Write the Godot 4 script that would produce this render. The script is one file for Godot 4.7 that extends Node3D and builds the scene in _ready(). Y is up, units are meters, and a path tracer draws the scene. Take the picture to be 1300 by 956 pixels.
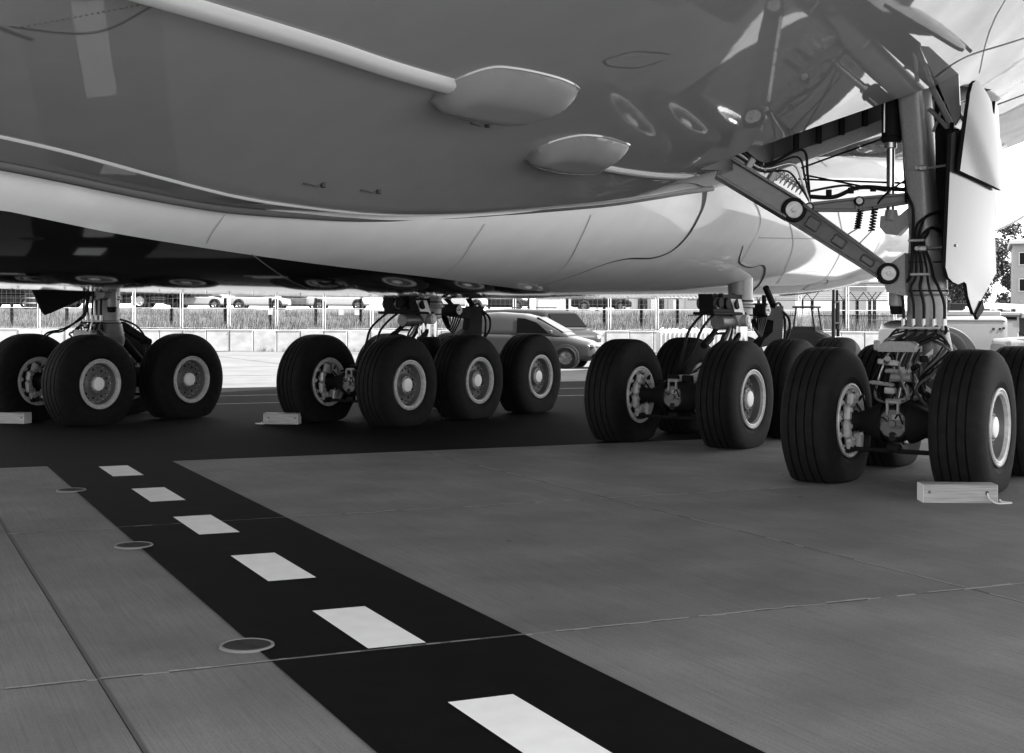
extends Node3D
# Axes: u = towards the aeroplane's port side (world -x), y up, v = aft (world +z).
# The origin lies on the ground on the aeroplane's centre line, level with the wing landing gears.

const CAM_U := 10.18
const CAM_V := -13.25
const VIEW := 0.59533          # the view turns this far from aft towards the fuselage
var rng := RandomNumberGenerator.new()
var M := {}
var plane: Node3D

func _ready() -> void:
	rng.seed = 7
	# ---------------------------------------------------------------- camera
	var cam := Camera3D.new()
	cam.name = "camera"
	cam.projection = Camera3D.PROJECTION_FRUSTUM
	cam.near = 0.1
	cam.far = 3000.0
	cam.size = 0.1 * 956.0 / 1700.2
	cam.frustum_offset = Vector2(0, -0.1 * 78.0 / 1700.2)
	cam.position = W(CAM_U, 1.581, CAM_V)
	cam.rotation = Vector3(0, PI + VIEW, 0.0034)
	add_child(cam)
	cam.current = true
	# ---------------------------------------------------------------- sky, exposure
	var sky_mat := ProceduralSkyMaterial.new()
	sky_mat.sky_top_color = Color(0.52, 0.52, 0.52)
	sky_mat.sky_horizon_color = Color(0.86, 0.86, 0.86)
	sky_mat.sky_curve = 0.12
	sky_mat.ground_bottom_color = Color(0.3, 0.3, 0.3)
	sky_mat.ground_horizon_color = Color(0.6, 0.6, 0.6)
	sky_mat.sun_angle_max = 8.0
	var env := Environment.new()
	env.background_mode = Environment.BG_SKY
	env.sky = Sky.new()
	env.sky.sky_material = sky_mat
	env.background_energy_multiplier = 1.35
	env.tonemap_mode = Environment.TONE_MAPPER_LINEAR
	env.tonemap_exposure = 6.0
	env.sdfgi_enabled = true
	env.ssao_enabled = true
	env.ssil_enabled = true
	var we := WorldEnvironment.new()
	we.name = "world"
	we.environment = env
	add_child(we)
	# ---------------------------------------------------------------- sun: high, from port and a little aft
	var sun := DirectionalLight3D.new()
	sun.name = "sun"
	sun.light_energy = 1.35
	sun.light_angular_distance = 0.5
	sun.light_color = Color(1, 1, 1)
	sun.shadow_enabled = true
	add_child(sun)
	var to_sun := W(1.0, 1.235, 0.42)
	sun.look_at_from_position(to_sun * 100.0, Vector3.ZERO, Vector3.UP)

	make_materials()
	make_ground()
	make_airliner()
	make_yard()
	make_vehicles()
	make_chocks()

# ====================================================================== frames
func W(u: float, y: float, v: float) -> Vector3:
	return Vector3(-u, y, v)

# yard frame: x to the right and d away, both level, measured from under the viewpoint
func Y(x: float, y: float, d: float) -> Vector3:
	var c := cos(VIEW)
	var s := sin(VIEW)
	return W(CAM_U + x * c - d * s, y, CAM_V + x * s + d * c)

# paving grid: a runs along the joints that go away to the right, b along the painted strip towards the viewer
const EA := Vector2(0.52547, 0.85081)
const EB := Vector2(0.86340, -0.50453)
func G(a: float, y: float, b: float) -> Vector3:
	return W(8.0 + a * EA.x + b * EB.x, y, -5.33 + a * EA.y + b * EB.y)

# ====================================================================== mesh builder
class MB:
	var v := PackedVector3Array()
	var n := PackedVector3Array()
	var uv := PackedVector2Array()

	func tri(a: Vector3, b: Vector3, c: Vector3, na: Vector3, nb: Vector3, nc: Vector3, ua := Vector2.ZERO, ub := Vector2.ZERO, uc := Vector2.ZERO) -> void:
		var g := (b - a).cross(c - a)
		if g.length_squared() < 1e-16:
			return
		if g.dot(na + nb + nc) > 0.0:
			v.append_array([a, c, b]); n.append_array([na, nc, nb]); uv.append_array([ua, uc, ub])
		else:
			v.append_array([a, b, c]); n.append_array([na, nb, nc]); uv.append_array([ua, ub, uc])

	func flat(a: Vector3, b: Vector3, c: Vector3) -> void:
		var g := (c - a).cross(b - a).normalized()
		tri(a, b, c, g, g, g)

	func quad(a: Vector3, b: Vector3, c: Vector3, d: Vector3) -> void:
		var g := (c - a).cross(d - b).normalized()
		tri(a, b, c, g, g, g, Vector2(0, 0), Vector2(1, 0), Vector2(1, 1))
		tri(a, c, d, g, g, g, Vector2(0, 0), Vector2(1, 1), Vector2(0, 1))

	# rows of points; smooth normals
	func grid(rows: Array, wrap := false) -> void:
		var R := rows.size()
		var C: int = rows[0].size()
		var nn := []
		for i in R:
			var line := PackedVector3Array()
			for j in C:
				var p: Vector3 = rows[i][j]
				var du: Vector3 = rows[mini(i + 1, R - 1)][j] - rows[maxi(i - 1, 0)][j]
				var j1 := (j + 1) % C if wrap else mini(j + 1, C - 1)
				var j0 := (j - 1 + C) % C if wrap else maxi(j - 1, 0)
				var dv: Vector3 = rows[i][j1] - rows[i][j0]
				if dv.length_squared() < 1e-12:
					var i2 := 1 if i == 0 else (i - 1)
					dv = rows[i2][j1] - rows[i2][j0]
				var g := dv.cross(du)
				line.append(g.normalized() if g.length_squared() > 1e-18 else Vector3.ZERO)
			nn.append(line)
		var last := C if wrap else C - 1
		for i in R - 1:
			for j in last:
				var k := (j + 1) % C
				var a: Vector3 = rows[i][j]
				var b: Vector3 = rows[i][k]
				var c: Vector3 = rows[i + 1][k]
				var d: Vector3 = rows[i + 1][j]
				tri(a, b, c, nn[i][j], nn[i][k], nn[i + 1][k])
				tri(a, c, d, nn[i][j], nn[i + 1][k], nn[i + 1][j])

	# profile of (along, radius) turned round the x axis of xf; sharp where the profile bends much
	func lathe(prof: Array, xf := Transform3D(), segs := 24, bend := 0.75) -> void:
		var groups := []
		var cur := [prof[0]]
		for i in range(1, prof.size()):
			cur.append(prof[i])
			if i < prof.size() - 1:
				var d0: Vector2 = (prof[i] - prof[i - 1]).normalized()
				var d1: Vector2 = (prof[i + 1] - prof[i]).normalized()
				if absf(d0.angle_to(d1)) > bend:
					groups.append(cur)
					cur = [prof[i]]
		groups.append(cur)
		for gr in groups:
			var rows := []
			for p in gr:
				var ring := PackedVector3Array()
				for k in segs:
					var t := TAU * k / segs
					ring.append(xf * Vector3(p.x, p.y * sin(t), p.y * cos(t)))
				rows.append(ring)
			grid(rows, true)

	func cyl(a: Vector3, b: Vector3, r: float, r2 := -1.0, segs := 16) -> void:
		var L := a.distance_to(b)
		var e := minf(r * 0.12, L * 0.2)
		var q := r if r2 < 0.0 else r2
		lathe([Vector2(0, 0), Vector2(0, r - e), Vector2(e, r), Vector2(L - e, q), Vector2(L, q - e), Vector2(L, 0)], MB.along(a, b), segs, 0.6)

	static func along(a: Vector3, b: Vector3) -> Transform3D:
		var x := (b - a).normalized()
		var h := Vector3.UP if absf(x.y) < 0.95 else Vector3.RIGHT
		var z := x.cross(h).normalized()
		return Transform3D(Basis(x, z.cross(x), z), a)

	func tube(pts: Array, r: float, sides := 8, smooth := 0) -> void:
		var p := pts
		if smooth > 0:
			p = MB.spline(pts, smooth)
		var rows := []
		var up := Vector3.UP
		for i in p.size():
			var t: Vector3 = (p[mini(i + 1, p.size() - 1)] - p[maxi(i - 1, 0)]).normalized()
			if i == 0 and absf(t.dot(up)) > 0.9:
				up = Vector3.RIGHT
			var s := t.cross(up).normalized()
			up = s.cross(t).normalized()
			var ring := PackedVector3Array()
			for k in sides:
				var w := TAU * k / sides
				ring.append(p[i] + (s * cos(w) + up * sin(w)) * r)
			rows.append(ring)
		grid(rows, true)
		for e in [0, p.size() - 1]:
			for k in sides:
				flat(p[e], rows[e][k], rows[e][(k + 1) % sides])

	static func spline(pts: Array, per: int) -> Array:
		var out := []
		for i in pts.size() - 1:
			var a: Vector3 = pts[maxi(i - 1, 0)]
			var b: Vector3 = pts[i]
			var c: Vector3 = pts[i + 1]
			var d: Vector3 = pts[mini(i + 2, pts.size() - 1)]
			for k in per:
				out.append(b.cubic_interpolate(c, a, d, float(k) / per))
		out.append(pts[-1])
		return out

	func box(size: Vector3, xf := Transform3D(), bev := 0.0) -> void:
		var h := size * 0.5
		var e := minf(bev, minf(h.x, minf(h.y, h.z)) * 0.9)
		if e <= 0.0:
			for ax in 3:
				for s in [-1.0, 1.0]:
					var b := (ax + 1) % 3
					var c := (ax + 2) % 3
					var q := []
					for st in [[-1, -1], [1, -1], [1, 1], [-1, 1]]:
						var p := Vector3.ZERO
						p[ax] = h[ax] * s; p[b] = h[b] * st[0]; p[c] = h[c] * st[1]
						q.append(xf * p)
					quad(q[0], q[1], q[2], q[3])
			return
		for ax in 3:
			var b := (ax + 1) % 3
			var c := (ax + 2) % 3
			for s in [-1.0, 1.0]:
				var q := []
				for st in [[-1, -1], [1, -1], [1, 1], [-1, 1]]:
					var p := Vector3.ZERO
					p[ax] = h[ax] * s; p[b] = (h[b] - e) * st[0]; p[c] = (h[c] - e) * st[1]
					q.append(xf * p)
				quad(q[0], q[1], q[2], q[3])
			for s in [-1.0, 1.0]:
				for t in [-1.0, 1.0]:
					var p0 := Vector3.ZERO
					p0[b] = h[b] * s; p0[c] = (h[c] - e) * t; p0[ax] = h[ax] - e
					var p1 := Vector3.ZERO
					p1[b] = (h[b] - e) * s; p1[c] = h[c] * t; p1[ax] = h[ax] - e
					var p2 := p1
					p2[ax] = -p1[ax]
					var p3 := p0
					p3[ax] = -p0[ax]
					quad(xf * p0, xf * p1, xf * p2, xf * p3)
		for sx in [-1.0, 1.0]:
			for sy in [-1.0, 1.0]:
				for sz in [-1.0, 1.0]:
					flat(xf * Vector3(h.x * sx, (h.y - e) * sy, (h.z - e) * sz), xf * Vector3((h.x - e) * sx, h.y * sy, (h.z - e) * sz), xf * Vector3((h.x - e) * sx, (h.y - e) * sy, h.z * sz))

	# outline given as 3-D points in one plane, given a thickness along off
	func slab(outline: Array, off: Vector3) -> void:
		var o: Vector3 = outline[0]
		var nrm := off.normalized()
		var x: Vector3 = (outline[1] - o).normalized()
		var yv := nrm.cross(x)
		var poly := PackedVector2Array()
		for p in outline:
			poly.append(Vector2((p - o).dot(x), (p - o).dot(yv)))
		var idx := Geometry2D.triangulate_polygon(poly)
		for i in range(0, idx.size(), 3):
			var a: Vector3 = outline[idx[i]]
			var b: Vector3 = outline[idx[i + 1]]
			var c: Vector3 = outline[idx[i + 2]]
			tri(a, b, c, -nrm, -nrm, -nrm)
			tri(a + off, b + off, c + off, nrm, nrm, nrm)
		for i in outline.size():
			var a: Vector3 = outline[i]
			var b: Vector3 = outline[(i + 1) % outline.size()]
			quad(a, b, b + off, a + off)

	func spring(a: Vector3, b: Vector3, r: float, wire: float, turns: int) -> void:
		var xf := MB.along(a, b)
		var L := a.distance_to(b)
		var pts := []
		for i in turns * 10 + 1:
			var t := TAU * i / 10.0
			pts.append(xf * Vector3(L * i / (turns * 10.0), r * cos(t), r * sin(t)))
		tube(pts, wire, 5)

	# cross-sections [x, y0, y1, half width, squareness] along x, closed at the ends
	func loft(st: Array, seg := 28) -> void:
		var rows := []
		for s in st:
			var ring := PackedVector3Array()
			for k in seg:
				var t := TAU * (k + 0.5) / seg
				var c := cos(t)
				var w := sin(t)
				var e: float = 2.0 / s[4]
				var yy: float = (s[1] + s[2]) * 0.5 + (s[2] - s[1]) * 0.5 * signf(w) * pow(absf(w), e)
				var hw: float = s[3]
				if s.size() > 5:
					hw *= lerpf(1.0, s[5], clampf((yy - s[1]) / maxf(s[2] - s[1], 0.01), 0, 1))
				ring.append(Vector3(s[0], yy, hw * signf(c) * pow(absf(c), e)))
			rows.append(ring)
		grid(rows, true)
		for e in [0, rows.size() - 1]:
			var mid := Vector3.ZERO
			for p in rows[e]:
				mid += p / seg
			for k in seg:
				flat(mid, rows[e][k], rows[e][(k + 1) % seg])

	func mesh(m: Material) -> ArrayMesh:
		var arr := []
		arr.resize(Mesh.ARRAY_MAX)
		arr[Mesh.ARRAY_VERTEX] = v
		arr[Mesh.ARRAY_NORMAL] = n
		arr[Mesh.ARRAY_TEX_UV] = uv
		var am := ArrayMesh.new()
		am.add_surface_from_arrays(Mesh.PRIMITIVE_TRIANGLES, arr)
		am.surface_set_material(0, m)
		return am

# ====================================================================== nodes
var used := {}
func called(parent: Node, want: String) -> String:
	var key := str(parent.get_instance_id()) + want
	var k: int = used.get(key, 0)
	used[key] = k + 1
	return want if k == 0 else "%s_%03d" % [want, k]

func put(nm: String, b: MB, m: Material, parent: Node, at := Transform3D()) -> MeshInstance3D:
	return show_mesh(nm, b.mesh(m), parent, at)

func show_mesh(nm: String, mesh: Mesh, parent: Node, at := Transform3D()) -> MeshInstance3D:
	var o := MeshInstance3D.new()
	o.mesh = mesh
	o.name = called(parent, nm)
	o.transform = at
	o.cast_shadow = GeometryInstance3D.SHADOW_CASTING_SETTING_ON
	parent.add_child(o, true)
	return o

func base(nm: String, parent: Node, at := Transform3D()) -> Node3D:
	var o := Node3D.new()
	o.name = called(parent, nm)
	o.transform = at
	parent.add_child(o, true)
	return o

func thing(nm: String, label: String, category: String, at := Transform3D(), group := "") -> Node3D:
	var o := base(nm, self, at)
	tag(o, label, category, group)
	return o

func tag(o: Node, label: String, category: String, group := "") -> void:
	o.set_meta("label", label)
	o.set_meta("category", category)
	if group:
		o.set_meta("group", group)

func copy(o: Node, nm: String, parent: Node, at: Transform3D) -> Node3D:
	var c: Node3D = o.duplicate()
	c.name = called(parent, nm)
	c.transform = at
	parent.add_child(c, true)
	return c

func yard_at(x: float, y: float, d: float, turn := 0.0) -> Transform3D:
	return Transform3D(Basis(Vector3.UP, PI + VIEW + turn), Y(x, y, d))

# ====================================================================== materials
func noise_tex(freq: float, lo: float, hi: float, sd: int, oct := 4, bump := 0.0, warp := 0.0) -> NoiseTexture2D:
	var f := FastNoiseLite.new()
	f.seed = sd
	f.noise_type = FastNoiseLite.TYPE_SIMPLEX_SMOOTH
	f.frequency = freq
	f.fractal_octaves = oct
	if warp > 0.0:
		f.domain_warp_enabled = true
		f.domain_warp_amplitude = warp
	var t := NoiseTexture2D.new()
	t.width = 512
	t.height = 512
	t.seamless = true
	t.noise = f
	if bump > 0.0:
		t.as_normal_map = true
		t.bump_strength = bump
	else:
		var g := Gradient.new()
		g.set_color(0, Color(lo, lo, lo).linear_to_srgb())
		g.set_color(1, Color(hi, hi, hi).linear_to_srgb())
		t.color_ramp = g
	return t

# grain drawn out along one direction (broom strokes, wood, brushed metal)
func streak_tex(w: int, h: int, stretch: float, lo: float, hi: float, sd: int, speck := 0.0) -> ImageTexture:
	var f := FastNoiseLite.new()
	f.seed = sd
	f.frequency = 1.0
	f.fractal_octaves = 3
	var f2 := FastNoiseLite.new()
	f2.seed = sd + 1
	f2.frequency = 1.0
	f2.fractal_octaves = 4
	var data := PackedByteArray()
	data.resize(w * h)
	var r := RandomNumberGenerator.new()
	r.seed = sd
	for y in h:
		for x in w:
			var a := TAU * x / w
			var ca := cos(a) * w
			var sa := sin(a) * w
			var k := float(y) / h
			var s := lerpf(f.get_noise_3d(ca * 0.05, sa * 0.05, y / stretch), f.get_noise_3d(ca * 0.05, sa * 0.05, (y - h) / stretch), k)
			var s2 := lerpf(f2.get_noise_3d(ca * 0.015 + 40.0, sa * 0.015, y / (stretch * 2.0)), f2.get_noise_3d(ca * 0.015 + 40.0, sa * 0.015, (y - h) / (stretch * 2.0)), k)
			var c := lerpf(lo, hi, clampf(0.5 + s * 0.9 + s2 * 0.3, 0, 1)) + (r.randf() - 0.5) * speck
			data[y * w + x] = int(pow(clampf(c, 0, 1), 0.4545) * 255.0)
	var im := Image.create_from_data(w, h, false, Image.FORMAT_L8, data)
	return ImageTexture.create_from_image(im)

func mat(key: String, lin: float, rough: float, metal := 0.0, spec := 0.5) -> StandardMaterial3D:
	var m := StandardMaterial3D.new()
	m.resource_name = key
	m.albedo_color = Color(lin, lin, lin).linear_to_srgb()
	m.roughness = rough
	m.metallic = metal
	m.metallic_specular = spec
	M[key] = m
	return m

func tri_tex(m: StandardMaterial3D, t: Texture2D, scale: float, world := false) -> void:
	m.albedo_texture = t
	m.uv1_triplanar = true
	m.uv1_world_triplanar = world
	m.uv1_scale = Vector3.ONE * scale

func mul_tex(m: StandardMaterial3D, t: Texture2D, scale: float, world := false) -> void:
	m.detail_enabled = true
	m.detail_blend_mode = BaseMaterial3D.BLEND_MODE_MUL
	m.detail_uv_layer = BaseMaterial3D.DETAIL_UV_2
	m.detail_albedo = t
	m.uv2_triplanar = true
	m.uv2_world_triplanar = world
	m.uv2_scale = Vector3.ONE * scale

func bump_tex(m: StandardMaterial3D, t: Texture2D, amount: float) -> void:
	m.normal_enabled = true
	m.normal_texture = t
	m.normal_scale = amount

func make_materials() -> void:
	var fine := noise_tex(0.06, 0.72, 1.0, 3)
	var blot := noise_tex(0.012, 0.58, 1.0, 11, 5, 0.0, 24.0)
	var soft := noise_tex(0.012, 0.9, 1.0, 13, 4)
	var grit := noise_tex(0.16, 0.45, 1.0, 5, 3)
	var bumps := noise_tex(0.09, 0, 1, 21, 3, 3.0)
	var ripple := noise_tex(0.02, 0, 1, 23, 3, 1.0)
	var broom := streak_tex(640, 640, 160.0, 0.7, 1.0, 31, 0.34)
	var wood := streak_tex(128, 256, 200.0, 0.45, 1.0, 41, 0.03)
	var brushed := streak_tex(512, 512, 70.0, 0.85, 1.0, 51, 0.04)

	for kv in [["concrete", 0.22], ["concrete_2", 0.205], ["concrete_3", 0.232]]:
		var c := mat(kv[0], kv[1], 0.85)
		c.albedo_texture = broom
		c.uv1_scale = Vector3(1, 1, 1)
		mul_tex(c, blot, 0.13, true)
	var cs := mat("far_concrete", 0.1, 0.9)
	tri_tex(cs, blot, 0.1, true)
	var asph := mat("asphalt", 0.014, 0.95, 0.0, 0.15)
	tri_tex(asph, grit, 1.3, true)
	mul_tex(asph, blot, 0.09, true)
	bump_tex(asph, bumps, 0.6)
	var dirt := mat("ground", 0.28, 0.95)
	tri_tex(dirt, blot, 0.05, true)
	var bp := mat("black_marking", 0.006, 0.95, 0.0, 0.15)
	tri_tex(bp, blot, 0.5, true)
	var wp := mat("white_marking", 0.92, 0.7)
	tri_tex(wp, soft, 0.8, true)
	var sl := mat("joint_sealant", 0.42, 0.9)
	tri_tex(sl, grit, 4.0, true)
	var sd := mat("dark_joint", 0.1, 0.9)
	tri_tex(sd, grit, 4.0, true)
	var lid := mat("cast_iron", 0.05, 0.9, 0.0, 0.2)
	tri_tex(lid, grit, 6.0)
	mat("lid_ring", 0.17, 0.8)

	# paint: the aeroplane's shiny finish
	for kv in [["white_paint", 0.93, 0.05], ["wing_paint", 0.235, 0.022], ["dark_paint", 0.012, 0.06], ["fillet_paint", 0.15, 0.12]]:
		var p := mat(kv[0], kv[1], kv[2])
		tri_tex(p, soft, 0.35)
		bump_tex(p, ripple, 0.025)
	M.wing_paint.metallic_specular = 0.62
	var bl := mat("blister", 0.2, 0.22)
	tri_tex(bl, soft, 0.6)
	mat("seam_dark", 0.012, 0.6)
	mat("seam_soft", 0.3, 0.5)
	mat("seam_wing", 0.1, 0.5)
	mat("edge_bright", 0.42, 0.3)
	mat("edge_dark", 0.05, 0.5)
	var well := mat("well_primer", 0.09, 0.6)
	tri_tex(well, fine, 2.0)
	var door := mat("door_paint", 0.04, 0.16, 0.0, 0.26)
	tri_tex(door, brushed, 0.9)
	bump_tex(door, ripple, 0.08)

	var gear := mat("gear_paint", 0.27, 0.32)
	tri_tex(gear, soft, 2.0)
	mul_tex(gear, fine, 0.9)
	var geard := mat("gear_dark", 0.014, 0.6, 0.0, 0.15)
	tri_tex(geard, fine, 2.0)
	var light_metal := mat("light_metal", 0.55, 0.38, 0.15)
	mat("hub_white", 0.85, 0.4)
	tri_tex(light_metal, fine, 5.0)
	mul_tex(light_metal, blot, 2.0)
	mat("chrome", 0.35, 0.16, 0.9)
	mat("steel", 0.4, 0.35, 0.8)
	mat("hose", 0.008, 0.5, 0.0, 0.25)
	mat("gap_black", 0.006, 0.9)
	var dust := noise_tex(0.02, 0.3, 1.0, 61, 5, 0.0, 40.0)
	var rub := mat("rubber", 0.015, 0.75, 0.0, 0.26)
	tri_tex(rub, fine, 2.6)
	mul_tex(rub, dust, 0.9)
	bump_tex(rub, bumps, 0.25)
	var rim := mat("rim_paint", 0.6, 0.38, 0.05)
	tri_tex(rim, soft, 3.0)
	mul_tex(rim, blot, 2.2)
	mat("disc_carbon", 0.02, 0.8)
	mat("rim_dark", 0.2, 0.5, 0.1)
	var dish := mat("rim_dish", 0.13, 0.45, 0.1)
	tri_tex(dish, soft, 3.0)
	var stay := mat("stay_paint", 0.1, 0.4)
	tri_tex(stay, blot, 1.2)

	var wd := mat("chock_wood", 0.42, 0.75)
	wd.albedo_texture = wood
	mat("rope", 0.6, 0.9)
	mat("knot", 0.1, 0.8)

	var wall := mat("barrier_concrete", 0.46, 0.9)
	tri_tex(wall, blot, 0.4, true)
	mat("fence_white", 0.45, 0.6)
	mat("fence_thread", 0.14, 0.7)
	mat("fence_dark", 0.012, 0.8, 0.0, 0.2)
	var gr := mat("grass", 0.075, 0.9)
	gr.vertex_color_use_as_albedo = true
	gr.backlight_enabled = true
	gr.backlight = Color(0.25, 0.25, 0.25)
	var bank := mat("bank_soil", 0.07, 0.95)
	tri_tex(bank, blot, 0.2, true)
	var lf := mat("leaf", 0.028, 0.6)
	lf.vertex_color_use_as_albedo = true
	lf.backlight_enabled = true
	lf.backlight = Color(0.15, 0.15, 0.15)
	var bark := mat("bark", 0.08, 0.9)
	tri_tex(bark, grit, 1.0)

	mat("body_white", 0.33, 0.25)
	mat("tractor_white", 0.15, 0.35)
	mat("body_grey", 0.03, 0.3, 0.0, 0.3)
	mat("body_silver", 0.09, 0.2, 0.35)
	mat("body_dark", 0.01, 0.6, 0.0, 0.2)
	mat("body_mid", 0.012, 0.4, 0.0, 0.3)
	mat("plastic_black", 0.015, 0.6)
	var gl := mat("window_glass", 0.005, 0.04)
	gl.metallic_specular = 0.12
	mat("lamp_clear", 0.25, 0.25)
	var pane := mat("clear_pane", 0.6, 0.03)
	pane.albedo_color.a = 0.15
	pane.transparency = BaseMaterial3D.TRANSPARENCY_ALPHA
	mat("facade", 0.2, 0.9)
	tri_tex(M.facade, soft, 0.2, true)
	mat("facade_light", 0.4, 0.8)
	mat("roof_edge", 0.07, 0.7)
	mat("canvas", 0.45, 0.8)
	var corr := mat("sheet_metal", 0.42, 0.5)
	tri_tex(corr, soft, 1.0)

# ====================================================================== ground and paving
func paving_sheet(nm: String, m: Material, corners: Array, y: float, parent: Node) -> MeshInstance3D:
	var b := MB.new()
	var p := []
	for c in corners:
		p.append(G(c.x, y, c.y))
	var q := []
	for c in corners:
		q.append(Vector2(c.x / 1.1, c.y / 1.3))
	b.tri(p[0], p[1], p[2], Vector3.UP, Vector3.UP, Vector3.UP, q[0], q[1], q[2])
	b.tri(p[0], p[2], p[3], Vector3.UP, Vector3.UP, Vector3.UP, q[0], q[2], q[3])
	return put(nm, b, m, parent)

func rect(a0: float, a1: float, b0: float, b1: float) -> Array:
	return [Vector2(a0, b0), Vector2(a1, b0), Vector2(a1, b1), Vector2(a0, b1)]

# one concrete slab with rounded-off edges
func concrete_slab(a0: float, a1: float, b0: float, b1: float, m: Material, parent: Node, shift: Vector2) -> void:
	var b := MB.new()
	var e := 0.007
	var top := rect(a0 + e, a1 - e, b0 + e, b1 - e)
	var rim := rect(a0, a1, b0, b1)
	var P := []
	var Q := []
	var R := []
	var U := []
	for i in 4:
		P.append(G(top[i].x, 0, top[i].y))
		Q.append(G(rim[i].x, -0.004, rim[i].y))
		R.append(G(rim[i].x, -0.1, rim[i].y))
		U.append(Vector2(top[i].x / 1.7, top[i].y / 2.6) + shift)
	b.tri(P[0], P[1], P[2], Vector3.UP, Vector3.UP, Vector3.UP, U[0], U[1], U[2])
	b.tri(P[0], P[2], P[3], Vector3.UP, Vector3.UP, Vector3.UP, U[0], U[2], U[3])
	for i in 4:
		var k := (i + 1) % 4
		b.quad(P[i], P[k], Q[k], Q[i])
		b.quad(Q[i], Q[k], R[k], R[i])
	put("slab", b, m, parent)

func make_ground() -> void:
	var g := MB.new()
	var s := 1500.0
	g.quad(Vector3(-s, -0.06, -s), Vector3(s, -0.06, -s), Vector3(s, -0.06, s), Vector3(-s, -0.06, s))
	put("ground", g, M.ground, self).set_meta("kind", "structure")

	# concrete apron in front, slab by slab
	var apron := base("concrete_apron", self)
	apron.set_meta("kind", "structure")
	var bs := [-8.62, -4.21, 0.0, 4.21, 8.42]
	var j := 0.009
	var cm := [M.concrete, M.concrete_2, M.concrete_3]
	for i in range(-4, 6):
		for k in 4:
			var a0 := 0.03 + i * 4.87
			concrete_slab(a0 + j, a0 + 4.87 - j, bs[k] + j, bs[k + 1] - j, cm[(i * 2 + k + 8) % 3], apron, Vector2(i * 0.37, k * 0.61))
	# crumbling pale sealant in the joints, one dark joint
	for k in [1, 2, 3]:
		for i in range(-4, 6):
			var a0 := 0.03 + i * 4.87
			var joint := MB.new()
			var a := a0
			while a < a0 + 4.87 - 0.01:
				var l := minf(rng.randf_range(0.03, 0.16), a0 + 4.87 - a)
				var hw := rng.randf_range(0.006, 0.017) if k == 2 else rng.randf_range(0.004, 0.012)
				if rng.randf() > (0.1 if k == 2 else 0.3):
					var h := rng.randf_range(-0.002, 0.0045)
					joint.quad(G(a, h, bs[k] - hw), G(a + l, h, bs[k] - hw * rng.randf_range(0.5, 1.1)), G(a + l, h, bs[k] + hw), G(a, h, bs[k] + hw * rng.randf_range(0.5, 1.1)))
				a += l
			put("joint_sealant", joint, M.joint_sealant, apron)
	for i in range(-3, 6):
		var joint := MB.new()
		var b := -8.6
		while b < 8.4:
			var l := rng.randf_range(0.04, 0.2)
			var hw := rng.randf_range(0.004, 0.01)
			if i == -1:
				hw = rng.randf_range(0.009, 0.011)
			var ok := rng.randf() < 0.7 or i == -1
			if ok:
				var a0 := 0.03 + i * 4.87
				hw = minf(hw, 0.008)
				joint.quad(G(a0 - hw, 0.001, b), G(a0 + hw, 0.001, b), G(a0 + hw, 0.001, b + l), G(a0 - hw, 0.001, b + l))
			b += l
		put("joint_sealant", joint, M.dark_joint if i == -1 else M.joint_sealant, apron)

	paving_sheet("asphalt_taxiway", M.asphalt, rect(-70, 12.5, -22.6, -8.62), -0.004, self).set_meta("kind", "structure")
	# worn pale lines along the far side of the asphalt
	var lines := base("taxiway_markings", self)
	lines.set_meta("kind", "structure")
	for q in [[-17.6, 0.07], [-19.9, 0.06]]:
		paving_sheet("line_marking", M.joint_sealant, rect(-30, 30, q[0], q[0] + q[1]), 0.002, lines)

	# far apron, big bays with open joints
	var far := base("far_apron", self)
	far.set_meta("kind", "structure")
	for i in range(-5, 14):
		for k in 5:
			var a0 := i * 6.0
			var b0 := -22.62 - (k + 1) * 5.6
			paving_sheet("bay", M.far_concrete, rect(a0 + 0.03, a0 + 5.97, b0 + 0.05, b0 + 5.55), 0.0, far)
	var under := paving_sheet("joint_bed", M.dark_joint, rect(-30, 84, -50.7, -22.63), -0.03, far)
	under.set_meta("kind", "structure")

	# taxi line: black band with white dashes
	var band := base("black_taxi_band", self)
	band.set_meta("kind", "structure")
	for k in 4:
		paving_sheet("black_strip", M.black_marking, rect(-4.09, -2.82, bs[k] + (0.004 if k == 0 else 0.012), bs[k + 1] - 0.012), 0.004, band)
	for i in 6:
		var b1: float = [-8.3, -6.37, -4.53, -2.69, -0.9, 0.95][i]
		var d := paving_sheet("white_dash", M.white_marking, rect(-3.62, -3.33, b1, b1 + [0.92, 0.92, 0.92, 0.92, 0.885, 0.92][i]), 0.008, band)
		if i == 2:
			d.set_meta("label", "white dash crossed by a slab joint")

	var oil := MB.new()
	for i in 70:
		var c := Vector2(rng.randf_range(-6.5, 6.0), rng.randf_range(-8.3, 3.5))
		if c.x > -4.3 and c.x < -2.6:
			continue
		var r := 0.006 + 0.03 * pow(rng.randf(), 4.0)
		var ring := []
		for k in 9:
			var t := TAU * k / 9.0
			var q := r * rng.randf_range(0.6, 1.2)
			ring.append(G(c.x + cos(t) * q, 0.0025, c.y + sin(t) * q * 1.3))
		for k in 9:
			oil.tri(G(c.x, 0.0025, c.y), ring[k], ring[(k + 1) % 9], Vector3.UP, Vector3.UP, Vector3.UP)
	put("oil_spots", oil, M.dark_joint, apron).set_meta("kind", "stuff")

	# round inspection covers along the band's edge
	var names := ["flush round iron cover farthest along the black taxi band, small and dark", "flush round iron cover midway along the black taxi band's edge", "flush round iron cover with a pale ring beside the nearest white dash"]
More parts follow.
